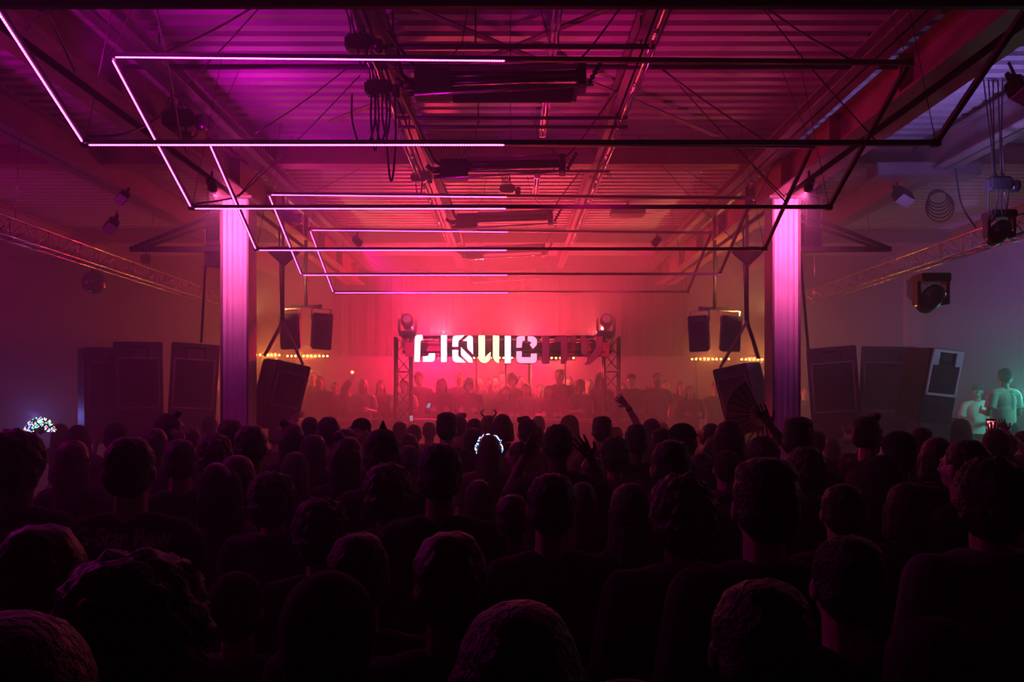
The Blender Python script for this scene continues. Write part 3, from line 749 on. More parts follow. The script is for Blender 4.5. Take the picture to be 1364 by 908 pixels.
# arm presets: shoulder is fixed, elbow / wrist / hand direction given for the right arm (x > 0)
ARMS = dict(
    down=((.245, -.02, 1.13), (.25, .06, .89), (0, .15, -1)),
    bent=((.25, .0, 1.13), (.16, .24, 1.16), (-.5, .8, .1)),
    hip=((.30, -.08, 1.15), (.22, .04, .95), (-.4, .4, -.6)),
    up=((.28, .08, 1.66), (.24, .10, 1.92), (-.1, .1, 1)),
    head=((.33, .10, 1.27), (.20, .06, 1.56), (-.55, -.15, .8)),
    phone=((.27, .20, 1.28), (.17, .38, 1.52), (-.1, .2, 1)),
    point=((.26, .22, 1.50), (.24, .42, 1.70), (-.3, .6, .5)),
    lean=((.12, .10, 1.68), (-.06, .14, 1.93), (-.75, .1, .6)),
)
def hand(mb, w, d, side, curl=.25, spread=.25):
    """palm, four unequal fingers, thumb; d hand direction"""
    w = Vector(w); d = Vector(d).normalized()
    x = d.cross(Vector((0, 1, .15))); 
    if x.length < .2: x = d.cross(Vector((1, 0, 0)))
    x.normalize(); nrm = x.cross(d).normalized()
    palm = w + d * .05
    for k in (-1.4, -.5, .5, 1.4): cap(mb, w + d * .01 + x * k * .010, w + d * .085 + x * k * .021, .013, .0115, 8)
    for k, L in ((-1.5, .062), (-.5, .076), (.5, .08), (1.5, .070)):
        b = w + d * .084 + x * k * .0215; e1 = b + (d + x * k * spread * .45 - nrm * curl * .4).normalized() * L * .5
        e2 = e1 + (d + x * k * spread * .45 - nrm * curl * 1.3).normalized() * L * .55
        cap(mb, b, e1, .0092, .0088, 8); cap(mb, e1, e2, .0088, .0078, 8)
    t0 = w + d * .025 + x * side * .028; t1 = t0 + (d * .6 + x * side * .75 - nrm * .2).normalized() * .04
    t2 = t1 + (d * .9 + x * side * .3 - nrm * .3).normalized() * .034
    cap(mb, t0, t1, .013, .011, 8); cap(mb, t1, t2, .011, .0085, 8)

def armpts(side, spec):
    e, w, d = ARMS[spec] if isinstance(spec, str) else spec
    m = lambda v: Vector((v[0] * side, v[1], v[2]))
    return Vector((.185 * side, -.01, 1.405)), m(e), m(w), m(d)

_body = {}; _cloth = {}; _hair = {}
def body_mesh(la, ra, detail=.0085):
    k = (str(la), str(ra))
    if k in _body: return _body[k]
    mb = MB()
    # head
    mb.sphere((0, -.012, 1.665), (.074, .092, .088)); mb.sphere((0, .02, 1.615), (.064, .068, .080)); mb.sphere((0, .045, 1.572), (.042, .042, .035))
    cap(mb, (0, .088, 1.655), (0, .108, 1.622), .009, .014, 8)                         # nose
    cap(mb, (-.032, .080, 1.668), (.032, .080, 1.668), .011, .011, 8)                  # brow
    cap(mb, (-.018, .086, 1.587), (.018, .086, 1.587), .008, .008, 8); cap(mb, (-.014, .084, 1.574), (.014, .084, 1.574), .008, .008, 8)
    for s in (-1, 1):
        mb.sphere((s * .078, .002, 1.628), (.010, .020, .033)); mb.sphere((s * .036, .062, 1.620), (.022, .022, .026))
    cap(mb, (0, -.018, 1.43), (0, -.002, 1.58), .060, .056)
    # torso
    mb.sphere((0, .005, 1.30), (.165, .112, .165)); mb.sphere((0, .0, 1.12), (.142, .100, .17)); mb.sphere((0, -.008, .95), (.162, .112, .13))
    cap(mb, (-.165, -.01, 1.405), (.165, -.01, 1.405), .055, .055); cap(mb, (-.10, -.02, 1.44), (.10, -.02, 1.44), .045, .045)
    for s in (-1, 1): mb.sphere((s * .075, -.075, .93), (.085, .075, .09))
    for side, spec in ((-1, la), (1, ra)):
        s, e, w, d = armpts(side, spec)
        cap(mb, s, e, .052, .038); mid = e.lerp(w, .3); cap(mb, e, mid, .038, .040); cap(mb, mid, w, .039, .026); hand(mb, w, d, -side)
        cap(mb, w - (w - e).normalized() * .02, w + Vector(d).normalized() * .02, .026, .024, 8)
    for s in (-1, 1):
        cap(mb, (s * .09, -.01, .88), (s * .105, .02, .50), .086, .056); cap(mb, (s * .105, .02, .50), (s * .11, -.01, .33), .054, .056); cap(mb, (s * .11, -.01, .33), (s * .115, -.03, .09), .054, .036)
        cap(mb, (s * .118, -.05, .045), (s * .135, .11, .03), .036, .028)
    _body[k] = remesh(mb, .0055 if any(not isinstance(q, str) or q in ('head', 'phone', 'up', 'bent') for q in (la, ra)) else detail, 2, name='body'); return _body[k]

def cloth_mesh(la, ra, kind):
    k = (str(la), str(ra), kind)
    if k in _cloth: return _cloth[k]
    mb = MB(); g = .016 if kind == 'tee' else .024
    if kind in ('tee', 'hoodie'):
        mb.sphere((0, .005, 1.295), (.165 + g, .112 + g, .165 + g)); mb.sphere((0, .0, 1.12), (.148 + g, .104 + g, .18))
        mb.lathe([(.13, .90), (.158 + g, .91), (.150 + g, 1.0), (.148 + g, 1.2), (.12, 1.30)], Matrix.Diagonal((1.04, .76, 1, 1)))
        cap(mb, (-.165, -.01, 1.405), (.165, -.01, 1.405), .055 + g, .055 + g); cap(mb, (-.09, -.02, 1.435), (.09, -.02, 1.435), .045 + g, .045 + g)
        for side, spec in ((-1, la), (1, ra)):
            s, e, w, d = armpts(side, spec)
            if kind == 'tee':
                q = s.lerp(e, .72); mb.tube([s, s.lerp(q, .5), q], [.055 + g, .055 + g, .058 + g], 14)
            else:
                cap(mb, s, e, .056 + g, .046 + g); mb.tube([e, e.lerp(w, .5), e.lerp(w, .93)], [.046 + g, .045 + g, .030 + g], 14)
        if kind == 'hoodie':
            for a in range(9):
                t = pi * (a / 8) + pi; cap(mb, (.085 * cos(t), -.02 + .085 * sin(t), 1.475), (.09 * cos(t + .4), -.02 + .09 * sin(t + .4), 1.47), .032, .032, 8)
    elif kind == 'trousers':
        mb.sphere((0, -.008, .94), (.172, .125, .125))
        for s in (-1, 1):
            mb.sphere((s * .075, -.07, .93), (.09, .083, .095))
            cap(mb, (s * .09, -.01, .88), (s * .105, .02, .50), .097, .070); mb.tube([(s * .105, .02, .50), (s * .11, -.01, .33), (s * .115, -.03, .10)], [.070, .066, .056], 14)
    elif kind.startswith('shoe'):
        for s in ((-1,) if kind.endswith('l') else (1,)):
            cap(mb, (s * .118, -.055, .05), (s * .137, .12, .042), .046, .040); cap(mb, (s * .116, -.035, .06), (s * .115, -.03, .12), .045, .044)
            mb.box((s * .127, .03, .012), (.085, .25, .024), Euler((0, 0, -s * .1)).to_matrix(), bevel=.01)
    _cloth[k] = remesh(mb, .013, 2, name=kind); return _cloth[k]

def hair_mesh(kind):
    if kind in _hair: return _hair[kind]
    mb = MB(); nz = .010; vx = .010
    def skull(g=.0, back=0.0):
        mb.sphere((0, -.024, 1.678), (.084 + g, .093 + g, .090 + g)); mb.sphere((0, -.045 - back, 1.630), (.079 + g, .074 + g, .080 + g))
    if kind == 'short': skull(.003); nz = .018
    elif kind == 'crew': skull(-.001); nz = .004
    elif kind == 'quiff': skull(.004); cap(mb, (-.04, .045, 1.755), (.04, .04, 1.765), .030, .026); nz = .014
    elif kind == 'flat':
        skull(.004); mb.sphere((0, -.02, 1.728), (.082, .092, .050)); nz = .014
    elif kind == 'curly': skull(.026); nz = .040
    elif kind in ('long', 'pony', 'bun', 'bob'):
        skull(.006)
        if kind == 'long':
            for a in range(9):
                t = pi + pi * a / 8; x, y = .072 * cos(t), -.02 + .078 * sin(t)
                cap(mb, (x, y, 1.66), (x * 1.25, y * 1.1 - .01, 1.36 - .05 * sin(a * 1.7) ** 2), .030, .024, 8)
        if kind == 'bob':
            for a in range(9):
                t = pi + pi * a / 8; x, y = .076 * cos(t), -.02 + .08 * sin(t)
                cap(mb, (x, y, 1.66), (x * 1.15, y * 1.05, 1.53), .032, .030, 8)
        if kind == 'pony':
            cap(mb, (0, -.10, 1.72), (0, -.16, 1.68), .030, .034); cap(mb, (0, -.16, 1.68), (0, -.15, 1.45), .034, .016)
        if kind == 'bun': mb.sphere((0, -.10, 1.765), (.046, .042, .042))
    elif kind == 'sidebun': skull(.006); mb.sphere((-.055, -.04, 1.775), (.036, .034, .032)); cap(mb, (-.05, -.08, 1.65), (-.06, -.10, 1.42), .05, .03); cap(mb, (.05, -.08, 1.65), (.06, -.10, 1.42), .05, .03)
    elif kind == 'hood':
        skull(.024, .01); nz = .004
        for a in range(9):
            t = pi + pi * a / 8; x, y = .088 * cos(t), -.02 + .088 * sin(t)
            cap(mb, (x, y, 1.66), (x * 1.1, y * 1.1, 1.48), .030, .036, 8)
    elif kind == 'beanie': skull(.010); mb.sphere((0, -.03, 1.70), (.084, .096, .082)); nz = .002
    elif kind == 'cap':
        mb.sphere((0, -.018, 1.690), (.086, .100, .080)); nz = .0015; vx = .008
        for k in range(-4, 5): cap(mb, (k * .016, .05, 1.690), (k * .015, .150 - abs(k) * .008, 1.678), .006, .005, 6)
    elif kind == 'hat':
        mb.lathe([(.155, 1.70), (.16, 1.708), (.10, 1.715), (.094, 1.78), (.075, 1.80), (.01, 1.79)], Matrix.Translation((0, -.015, 0)) @ Matrix.Diagonal((1, 1.12, 1, 1))); nz = .002; vx = .008
    _hair[kind] = remesh(mb, vx, 2, nz, name='hair'); return _hair[kind]
for me_k in (): pass
HATS = ('cap', 'beanie', 'hat', 'hood')
_eye = MB().sphere((0, 0, 0), .012, 10, 8)
_eye_me = bpy.data.meshes.new('eye'); _eye.bm.to_mesh(_eye_me); _eye.bm.free()

def part(name, me, m, root):
    o = link(name, me, root)
    if not me.materials: me.materials.append(m)
    o.material_slots[0].link = 'OBJECT'; o.material_slots[0].material = m
    return o
PEOPLE = []
def person(x, y, height, yaw, hair, arms, top, label, base=0.0, skin=0, hc=0, group=None, eyes=True, wear='tee', zs=None):
    la, ra = arms if isinstance(arms, tuple) and len(arms) == 2 else (arms, arms)
    s = height / 1.765
    root = part('person', body_mesh(la, ra), SKIN[skin], None)
    root.location = (x, y, base); root.rotation_euler = (0, 0, yaw); root.scale = (s, s, s)
    tag(root, label, 'person', group)
    if hair != 'bald':
        hn = hair if hair in HATS else 'hair'
        part({'hat': 'brimmed_hat', 'cap': 'peaked_cap', 'hood': 'hood', 'beanie': 'beanie'}.get(hair, 'hair'), hair_mesh(hair), (SHIRT['black'] if height < 1.9 else SHIRT['black']) if hair in HATS else HAIR[hc], root)
        if hair in ('cap', 'hat'): part('hair', hair_mesh('crew'), HAIR[hc], root)
    part('shirt' if wear == 'tee' else 'hoodie', cloth_mesh(la, ra, wear), SHIRT[top], root)
    part('trousers', cloth_mesh('down', 'down', 'trousers'), DENIM, root)
    for k in ('shoe_l', 'shoe_r'): part('shoe', cloth_mesh('down', 'down', k), SHOE, root)
    if eyes:
        for sx in (-1, 1):
            e = part('eye', _eye_me, EYE_M, root); e.location = (sx * .031, .076, 1.647)
    PEOPLE.append(root)
    return root

# --- the crowd: px of head centre, py of head top, apparent head width, hair, shirt, yaw (deg), arms, label
CROWD = [
 (25, 565, 72, 'curly', 'black', 0, 'down', 'large bushy haired head at the left edge before the glowing fan', {}),
 (82, 563, 26, 'long', 'grey', -20, 'phone', 'person lit blue beside the glowing colourful fan', {'y': 9.9}),
 (105, 564, 28, 'hood', 'navy', 10, 'down', 'hooded person lit faint purple right of the glowing fan', {}),
 (100, 584, 42, 'long', 'black', 0, 'down', 'long haired person below and right of the glowing fan', {}),
 (84, 611, 32, 'crew', 'black', -15, 'down', 'short haired person with a pink lit nape, left edge area', {}),
 (156, 561, 30, 'beanie', 'black', 0, 'down', 'round head with violet rim light above the printed shirt', {}),
 (176, 577, 60, 'short', 'black', 0, 'down', 'person in black shirt with dark lettering across the back', {'shirt': 1}),
 (229, 545, 30, 'quiff', 'black', -62, 'down', 'man in profile facing right with a lit face, below the left speakers', {'skin': 0}),
 (208, 568, 30, 'short', 'black', 0, 'down', 'dim head just left of the man in profile', {}),
 (3, 606, 50, 'long', 'black', -30, 'down', 'half cropped person at the left edge under the bushy head', {}),
 (281, 553, 19, 'short', 'red', 0, 'down', 'dim small head before the base of the left pillar', {}),
 (257, 567, 24, 'crew', 'black', 0, 'down', 'dark small head between the profile man and the left pillar', {}),
 (240, 582, 42, 'short', 'black', 20, 'down', 'dark head right behind the man with lettering on his shirt', {}),
 (288, 573, 54, 'curly', 'black', 0, 'down', 'big curly dark head in front of the left pillar', {}),
 (311, 556, 30, 'short', 'black', -40, 'down', 'head with a pink lit forehead at the left pillar foot', {}),
 (336, 563, 42, 'short', 'black', 0, 'down', 'broad dark head between left pillar and leaning speaker', {}),
 (368, 566, 24, 'short', 'black', 0, ('down', ((.17, .16, 1.60), (.09, .26, 1.84), (.75, .25, .45))), 'dark person pointing an arm up at the left leaning speaker', {'y': 9.3}),
 (388, 562, 34, 'sidebun', 'black', 20, 'down', 'person with shiny lit hair accessory below the left leaning speaker', {}),
 (414, 553, 24, 'crew', 'red', 0, 'down', 'smooth round head with a rim light under the left monitors', {}),
 (439, 553, 28, 'short', 'red', -10, 'down', 'round dark head right of the smooth rim lit one', {}),
 (393, 600, 36, 'long', 'black', 20, 'down', 'dark haired person in front of the shiny haired one', {}),
 (420, 577, 36, 'long', 'black', -25, 'down', 'long haired person with pink lit neck under the left monitors', {}),
 (320, 604, 50, 'bob', 'black', -30, 'down', 'rim lit bobbed head in front of the curly one by the pillar', {}),
 (287, 616, 54, 'hood', 'red', 62, 'down', 'person in profile with a pale glinting headscarf, facing left', {'scarf': 1}),
 (365, 622, 60, 'curly', 'black', 0, 'down', 'large black head right of the pale headscarf', {}),
 (428, 655, 82, 'curly', 'black', 10, 'down', 'very large black head below the long haired person', {}),
 (480, 555, 25, 'cap', 'red', 160, 'down', 'person in a peaked cap facing away from the striped dancer', {}),
 (460, 569, 29, 'short', 'red', 0, 'down', 'rounded dim head in front of the capped person', {}),
 (464, 580, 40, 'sidebun', 'black', 0, 'down', 'person with a small bun on the left of the head', {}),
 (511, 568, 46, 'short', 'black', -10, 'down', 'person wearing a small pointed party hat', {'cone': 1}),
 (533, 560, 20, 'short', 'red', 0, 'down', 'small dim head at the foot of the left truss tower', {}),
 (552, 563, 21, 'crew', 'red', 0, 'down', 'small round head right of the left truss tower', {}),
 (572, 560, 20, 'crew', 'red', 0, 'down', 'small dim round head under the first glowing letters', {}),
 (595, 547, 27, 'flat', 'black', 0, 'down', 'tallest flat topped head under the sign', {}),
 (612, 549, 22, 'quiff', 'red', -20, 'down', 'head just behind the tallest flat topped one', {}),
 (632, 555, 22, 'crew', 'red', 0, 'down', 'small round head right of the tallest one', {}),
 (545, 577, 27, 'bob', 'red', 0, 'down', 'rim lit round head right of the party hat', {}),
 (545, 591, 24, 'short', 'red', 0, 'down', 'dim head just below the rim lit round one', {'y': 6.8}),
 (630, 568, 35, 'short', 'black', 0, 'down', 'dark round head left of the twinkling headband', {'y': 7.4}),
 (587, 586, 56, 'short', 'black', 0, 'down', 'large dark head in front of the tallest one', {}),
 (519, 610, 70, 'curly', 'black', 0, 'down', 'large black curly head below the party hat', {}),
 (652, 577, 33, 'long', 'red', 0, 'down', 'person wearing a twinkling blue light headband', {'led': 1}),
 (651, 551, 21, 'crew', 'red', 0, 'down', 'person wearing a horned headband before the stage', {'horns': 1}),
 (669, 550, 27, 'bob', 'black', 0, 'down', 'dark head right of the horned headband', {}),
 (645, 567, 19, 'short', 'black', 0, 'down', 'small dark head directly behind the twinkling headband', {}),
 (701, 553, 24, 'quiff', 'red', 25, 'down', 'dark head in profile facing left, before the middle of the stage', {}),
 (717, 552, 19, 'crew', 'red', 0, 'down', 'smooth small head right of the profile in mid crowd', {}),
 (713, 565, 24, 'short', 'black', 0, 'down', 'head in front of the smooth small one in mid crowd', {}),
 (743, 562, 38, 'short', 'black', 0, 'head', 'person with both hands raised to the head', {}),
 (760, 551, 25, 'hood', 'red', -30, 'down', 'rounded head behind the person with raised hands', {}),
 (801, 552, 27, 'flat', 'red', 15, 'down', 'flat topped head right of centre before the stage', {}),
 (688, 587, 27, 'pony', 'black', 70, 'down', 'person with pink lit sleeve between headband and raised elbows', {}),
 (819, 577, 42, 'curly', 'red', 0, 'down', 'curly head with bright pink rim light right of centre', {}),
 (820, 567, 20, 'short', 'red', 0, 'down', 'small head directly behind the pink rim lit curly head', {}),
 (847, 562, 31, 'short', 'black', 0, 'down', 'broad head left of the raised arm', {}),
 (733, 625, 70, 'short', 'black', 0, 'down', 'large dark head nearest the middle of the picture', {}),
 (637, 637, 42, 'long', 'black', 0, 'down', 'dim long haired head below the twinkling headband', {}),
 (866, 556, 23, 'long', 'red', 20, (((.04, .17, 1.70), (.17, .17, 1.90), (.72, .1, .62)), 'down'), 'person raising a bare pink lit arm with a wristband', {'y': 8.6, 'band': 1, 'mirror': 1}),
 (882, 561, 18, 'crew', 'red', 0, 'down', 'small dim head right of the raised bare arm', {}),
 (881, 568, 31, 'flat', 'black', 0, 'down', 'dark flat head in front of the raised bare arm', {}),
 (911, 561, 33, 'cap', 'black', -60, 'down', 'person in a cap turned right, under the right monitors', {}),
 (932, 571, 17, 'short', 'red', 0, 'down', 'tiny dim head between cap wearer and pale lit pair', {}),
 (944, 562, 23, 'short', 'red', 40, 'down', 'head with a lit cheek behind the round dark one', {}),
 (969, 558, 38, 'bob', 'black', 0, 'down', 'round dark head in front of the right leaning speaker', {}),
 (950, 581, 33, 'bob', 'red', 0, 'down', 'rim lit round head below the dark round one, right side', {}),
 (985, 587, 25, 'short', 'red', 0, 'down', 'small pink edged head left of the dark fan', {}),
 (966, 597, 34, 'short', 'red', 0, 'down', 'pink edged head in front of the rim lit round one', {}),
 (893, 582, 54, 'short', 'black', 0, 'down', 'large black head left of the pink edged group', {}),
 (935, 600, 38, 'curly', 'black', 0, 'down', 'black curly head between the large black one and pink edged ones', {}),
 (1016, 577, 44, 'curly', 'black', 0, (('down'), ((.27, .08, 1.62), (.08, .12, 1.86), (-.45, .1, .8))), 'person holding up the dark folding fan', {'fanarm': 1}),
 (1063, 552, 38, 'flat', 'black', -10, 'down', 'tall flat topped head before the foot of the right pillar', {}),
 (1088, 572, 24, 'short', 'black', -20, 'down', 'head partly behind the tall one at the right pillar', {}),
 (1130, 554, 18, 'short', 'grey', 0, 'down', 'small hazy head under the right speaker group', {}),
 (1157, 548, 32, 'quiff', 'black', -70, (((.28, .1, 1.45), (.22, .28, 1.56), (.5, .6, .0)), 'down'), 'tall man in profile facing right with hand out, under right speakers', {}),
 (1109, 582, 24, 'long', 'black', -30, 'down', 'dim long haired head between tall head and profile man', {}),
 (1196, 571, 44, 'cap', 'black', 0, 'down', 'broad capped head right of the tall profile man', {}),
 (1225, 567, 30, 'short', 'grey', 0, 'down', 'dim head behind the broad capped one', {}),
 (1246, 580, 44, 'bob', 'black', 0, 'down', 'rounded dark head under the pale framed speaker', {}),
 (1282, 582, 46, 'short', 'black', 30, 'down', 'dark head with pink lit ear left of the raised phone', {}),
 (1279, 556, 24, 'hood', 'grey', 0, 'down', 'hazy head under the seated pair in teal light', {}),
 (1324, 569, 31, 'short', 'black', 0, (('down'), ((.33, .20, 1.36), (.29, .38, 1.64), (-.15, .1, 1))), 'person holding up a glowing phone', {'phone': 1}),
 (1342, 577, 34, 'short', 'black', 0, ('down', ((.30, .15, 1.55), (.12, .24, 1.78), (-.4, .1, .8))), 'person with a spread hand raised behind the phone', {'y': 8.2, 'mirror': 1}),
 (1361, 572, 22, 'short', 'grey', 0, 'down', 'half hidden head at the right edge under the white shirt', {}),
 (1316, 599, 92, 'curly', 'grey', 0, 'down', 'huge dark head with hooded shoulders at the right edge', {'wear': 'hoodie', 'redhood': 1}),
 (1205, 640, 60, 'bob', 'black', 0, 'down', 'black head left of the huge one at the right edge', {}),
 (1172, 603, 56, 'hood', 'black', 0, 'down', 'dim hooded shape below the tall profile man', {}),
 (1072, 589, 54, 'curly', 'black', 0, 'down', 'black head in front of the tall flat topped one', {}),
 (1017, 603, 98, 'flat', 'black', 0, 'down', 'huge black head below the dark folding fan', {}),
 (907, 622, 100, 'curly', 'black', 0, 'down', 'huge black bushy head right of the picture centre', {}),
 (838, 640, 60, 'long', 'black', 20, 'down', 'dark head with a faint pink cheek left of the huge bushy one', {}),
 (1120, 640, 56, 'short', 'black', 0, 'down', 'barely visible dark head below the dim long haired one', {}),
 (789, 606, 34, 'short', 'black', 0, 'down', 'dark head under the pink rim lit curly one', {}),
 (776, 640, 44, 'long', 'black', 0, 'down', 'dim shoulder length hair right of the large centre head', {}),
 (683, 655, 50, 'short', 'black', 0, 'down', 'nearly black head left of the large centre head', {}),
 (185, 712, 178, 'curly', 'black', 10, 'down', 'nearest huge head with a red rim light, lower left', {'wear': 'hoodie'}),
 (318, 755, 95, 'beanie', 'grey', 0, 'down', 'head in a violet lit beanie between two huge heads', {}),
 (440, 750, 148, 'beanie', 'black', 0, 'down', 'huge round head with a red rim light, lower left of centre', {}),
 (478, 703, 96, 'short', 'black', 0, 'down', 'large dark head behind the huge round one', {}),
 (1240, 812, 165, 'hood', 'black', 0, 'down', 'huge hooded head rim lit violet at the lower right', {}),
 (835, 886, 215, 'beanie', 'black', 0, 'down', 'top of a red lit head at the bottom edge', {}),
 (60, 690, 110, 'short', 'black', 0, 'down', 'black shape of a person at the lower left edge', {}),
 (600, 700, 110, 'short', 'black', 0, 'down', 'black shape of a person below the dark head before the sign', {'h': 1.62}),
 (690, 790, 190, 'long', 'black', 0, 'down', 'black unlit person at the bottom middle', {}),
 (1010, 760, 150, 'short', 'black', 0, 'down', 'black unlit person in front of the huge flat topped head', {}),
 (1125, 705, 100, 'short', 'black', 0, 'down', 'black unlit person left of the hooded head', {'h': 1.6}),
 (20, 800, 190, 'long', 'black', 0, 'down', 'black unlit person in the bottom left corner', {}),
]
# depth from head size, then pushed apart so bodies do not share ground
rows = []
for c in CROWD:
    px, py, w = c[:3]; o = c[8]
    wide = {'curly': .222, 'hood': .215, 'long': .19, 'bob': .20, 'flat': .18, 'hat': .3, 'beanie': .19, 'sidebun': .185}.get(c[3], .172)
    y = o.get('y', wide * F / w)
    lo, hi = 1.52, 1.95
    def hgt(y): return EYE - (py - HY) * y / F
    if py > HY:
        y = min(max(y, (EYE - hi) * F / (py - HY)), (EYE - lo) * F / (py - HY))
    y = min(y, 12.4)
    rows.append([px, py, y, y])
for it in range(260):
    for i in range(len(rows)):
        for j in range(i + 1, len(rows)):
            a, b = rows[i], rows[j]
            dx = ((a[0] - CX) * a[2] - (b[0] - CX) * b[2]) / F; dy = a[2] - b[2]
            q = (dx / .54) ** 2 + (dy / .37) ** 2
            if q < 1:
                sgn = 1 if (dy > 0 or (dy == 0 and a[1] < b[1])) else -1
                p = .37 * (1 - math.sqrt(q)) * .5 + .003
                a[2] += sgn * p * .5; b[2] -= sgn * p * .5
    for r in rows:
        r[2] += (r[3] - r[2]) * .01
        k = max(1, r[1] - HY)
        r[2] = min(max(r[2], max(.85, .05 * F / k)), min(12.6, .50 * F / k))
DEBUG_ROWS = rows
rnd = random.Random(3)
OF = {}
for c, r in zip(CROWD, rows):
    px, py, w, hair, top, yaw, arms, label, o = c
    y = r[2]; x = (px - CX) * y / F; height = EYE - (py - HY) * y / F
    # each hair style rises a little over the bare head
    extra = {'curly': .045, 'hood': .035, 'beanie': .025, 'hat': .05, 'flat': .02, 'quiff': .03}.get(hair, .012)
    hz = (height) / (1 + extra / 1.765)
    p = person(x, y, hz, R(yaw + rnd.uniform(-6, 6)), hair, arms, top, label, 0, o.get('skin', rnd.choice((0, 0, 1, 1, 2))), rnd.choice((0, 0, 1)),
               None, eyes=abs(yaw) > 25, wear=o.get('wear', 'hoodie' if rnd.random() < .25 else 'tee'))
    OF[label] = (p, o)
# --- the people on the stage, facing the crowd
STAGE = [  # px, py, y, hair, shirt, arms, label, hair colour, yaw offset
 (288, 498, 15.4, 'short', 'grey', 'down', 'hazy person seen just left of the left pillar', 0, 0),
 (299, 503, 15.9, 'short', 'grey', 'down', 'hazy person half hidden behind the left pillar', 0, 0),
 (416, 492, 15.3, 'short', 'black', 'down', 'taller hazy man under the left amber lamps', 0, 20),
 (426, 499, 14.9, 'short', 'black', ('down', 'down'), 'hazy man in front of the taller one under the amber lamps', 0, 0),
 (446, 507, 15.2, 'short', 'black', (((.20, .05, 1.62), (.34, .10, 1.80), (.25, .1, .9)), 'down'), 'person raising a small glowing cup under the amber lamps', 0, 0),
 (483, 503, 14.6, 'long', 'stripe', 'bent', 'long haired blond woman in striped sleeves on stage', 2, 0),
 (464, 515, 15.2, 'long', 'black', 'down', 'dim person left of the woman in striped sleeves', 0, 0),
 (507, 505, 15.3, 'long', 'black', 'down', 'dark haired person left of the left truss tower', 0, 0),
 (538, 503, 14.9, 'short', 'white', 'bent', 'person in a white shirt behind the left truss tower', 1, -10),
 (558, 494, 15.2, 'beanie', 'black', 'down', 'dark clothed person under the first glowing letter', 0, 10),
 (588, 502, 14.7, 'bob', 'black', 'bent', 'dark bobbed woman under the glowing letters', 0, 0),
 (612, 494, 15.5, 'short', 'black', 'down', 'curly topped man behind the bobbed woman', 0, 0),
 (624, 503, 14.8, 'curly', 'black', 'bent', 'big haired person leaning over the table left of centre', 0, 0),
 (638, 499, 15.6, 'short', 'grey', 'down', 'head behind the big haired person on stage', 0, 0),
 (652, 502, 15.2, 'short', 'grey', 'down', 'faint head left of centre on stage', 0, 0),
 (660, 499, 15.8, 'short', 'grey', 'down', 'faint head beside the one left of centre on stage', 0, 0),
 (669, 493, 16.0, 'flat', 'grey', 'down', 'narrow tall head on stage, just left of centre', 0, 0),
 (683, 496, 15.0, 'curly', 'black', 'down', 'wide haired person at the stage centre', 0, 0),
 (696, 498, 15.7, 'short', 'grey', 'down', 'head behind the right shoulder of the wide haired one', 0, 0),
 (674, 513, 14.6, 'long', 'grey', 'bent', 'shorter person in front of the wide haired one', 0, 0),
 (701, 509, 14.7, 'long', 'red', 'down', 'long haired person right of the wide haired one', 1, 0),
 (720, 509, 15.5, 'short', 'grey', 'down', 'faint small head right of the pale vertical pole', 0, 0),
 (731, 512, 14.8, 'bob', 'red', 'bent', 'short person with something glinting near the face', 0, 0),
 (745, 490, 15.1, 'flat', 'black', 'down', 'tallest man on stage under the unlit letters', 0, -15),
 (757, 499, 15.8, 'bob', 'grey', 'down', 'head behind the tallest man on stage', 0, 0),
 (773, 505, 14.9, 'curly', 'red', 'bent', 'curly haired person right of the tallest man', 0, 20),
 (784, 503, 15.7, 'long', 'grey', 'down', 'faint long haired person left of the right tower', 1, 0),
 (801, 496, 15.0, 'hood', 'black', 'down', 'hooded dark figure behind the right truss tower', 0, 25),
 (829, 509, 15.9, 'short', 'grey', 'down', 'small head right of the right truss tower', 0, 0),
 (841, 496, 14.9, 'cap', 'black', 'down', 'man in a dark cap right of the right truss tower', 0, -10),
 (864, 513, 15.8, 'short', 'grey', 'down', 'low head between the cap wearer and the print shirt', 0, 0),
 (876, 495, 14.9, 'short', 'grey', 'hip', 'broad man in a grey shirt on the right of the stage', 0, 0),
 (887, 504, 15.7, 'short', 'black', 'down', 'head peeking behind the broad grey shirted man', 0, 0),
 (908, 506, 15.3, 'long', 'grey', 'down', 'long haired person left of her twin like neighbour', 0, 0),
 (920, 512, 14.8, 'long', 'black', 'bent', 'long haired person right of and before her neighbour', 1, 0),
 (953, 507, 14.9, 'short', 'grey', 'down', 'man under the right amber lamps left of the leaning speaker', 0, 0),
 (1018, 506, 15.6, 'curly', 'grey', 'down', 'hazy shape between leaning speaker and right pillar', 0, 0),
 (1072, 514, 15.3, 'short', 'grey', 'down', 'hazy head just right of the right pillar', 0, 0),
]
srows = [[c[0], c[1], c[2], c[2]] for c in STAGE]
for it in range(200):
    for i in range(len(srows)):
        for j in range(i + 1, len(srows)):
            a, b = srows[i], srows[j]
            dx = ((a[0] - CX) * a[2] - (b[0] - CX) * b[2]) / F; dy = a[2] - b[2]
            q = (dx / .48) ** 2 + (dy / .30) ** 2
            if q < 1:
                sgn = 1 if dy >= 0 else -1; p = .30 * (1 - math.sqrt(q)) * .25 + .003
                a[2] += sgn * p; b[2] -= sgn * p
    for r in srows: r[2] = min(max(r[2], 14.82), 16.6)
for c, r in zip(STAGE, srows):
    px, py, y0, hair, top, arms, label, hc, yo = c; y = r[2]
    hgt = EYE + (HY - py) * y / F - .70
    p = person((px - CX) * y / F, y, hgt / 1.01, R(180 + yo), hair, arms, top, label, .70, rnd.choice((0, 0, 1)), hc, wear='hoodie' if top == 'black' else 'tee')
    OF[label] = (p, {})
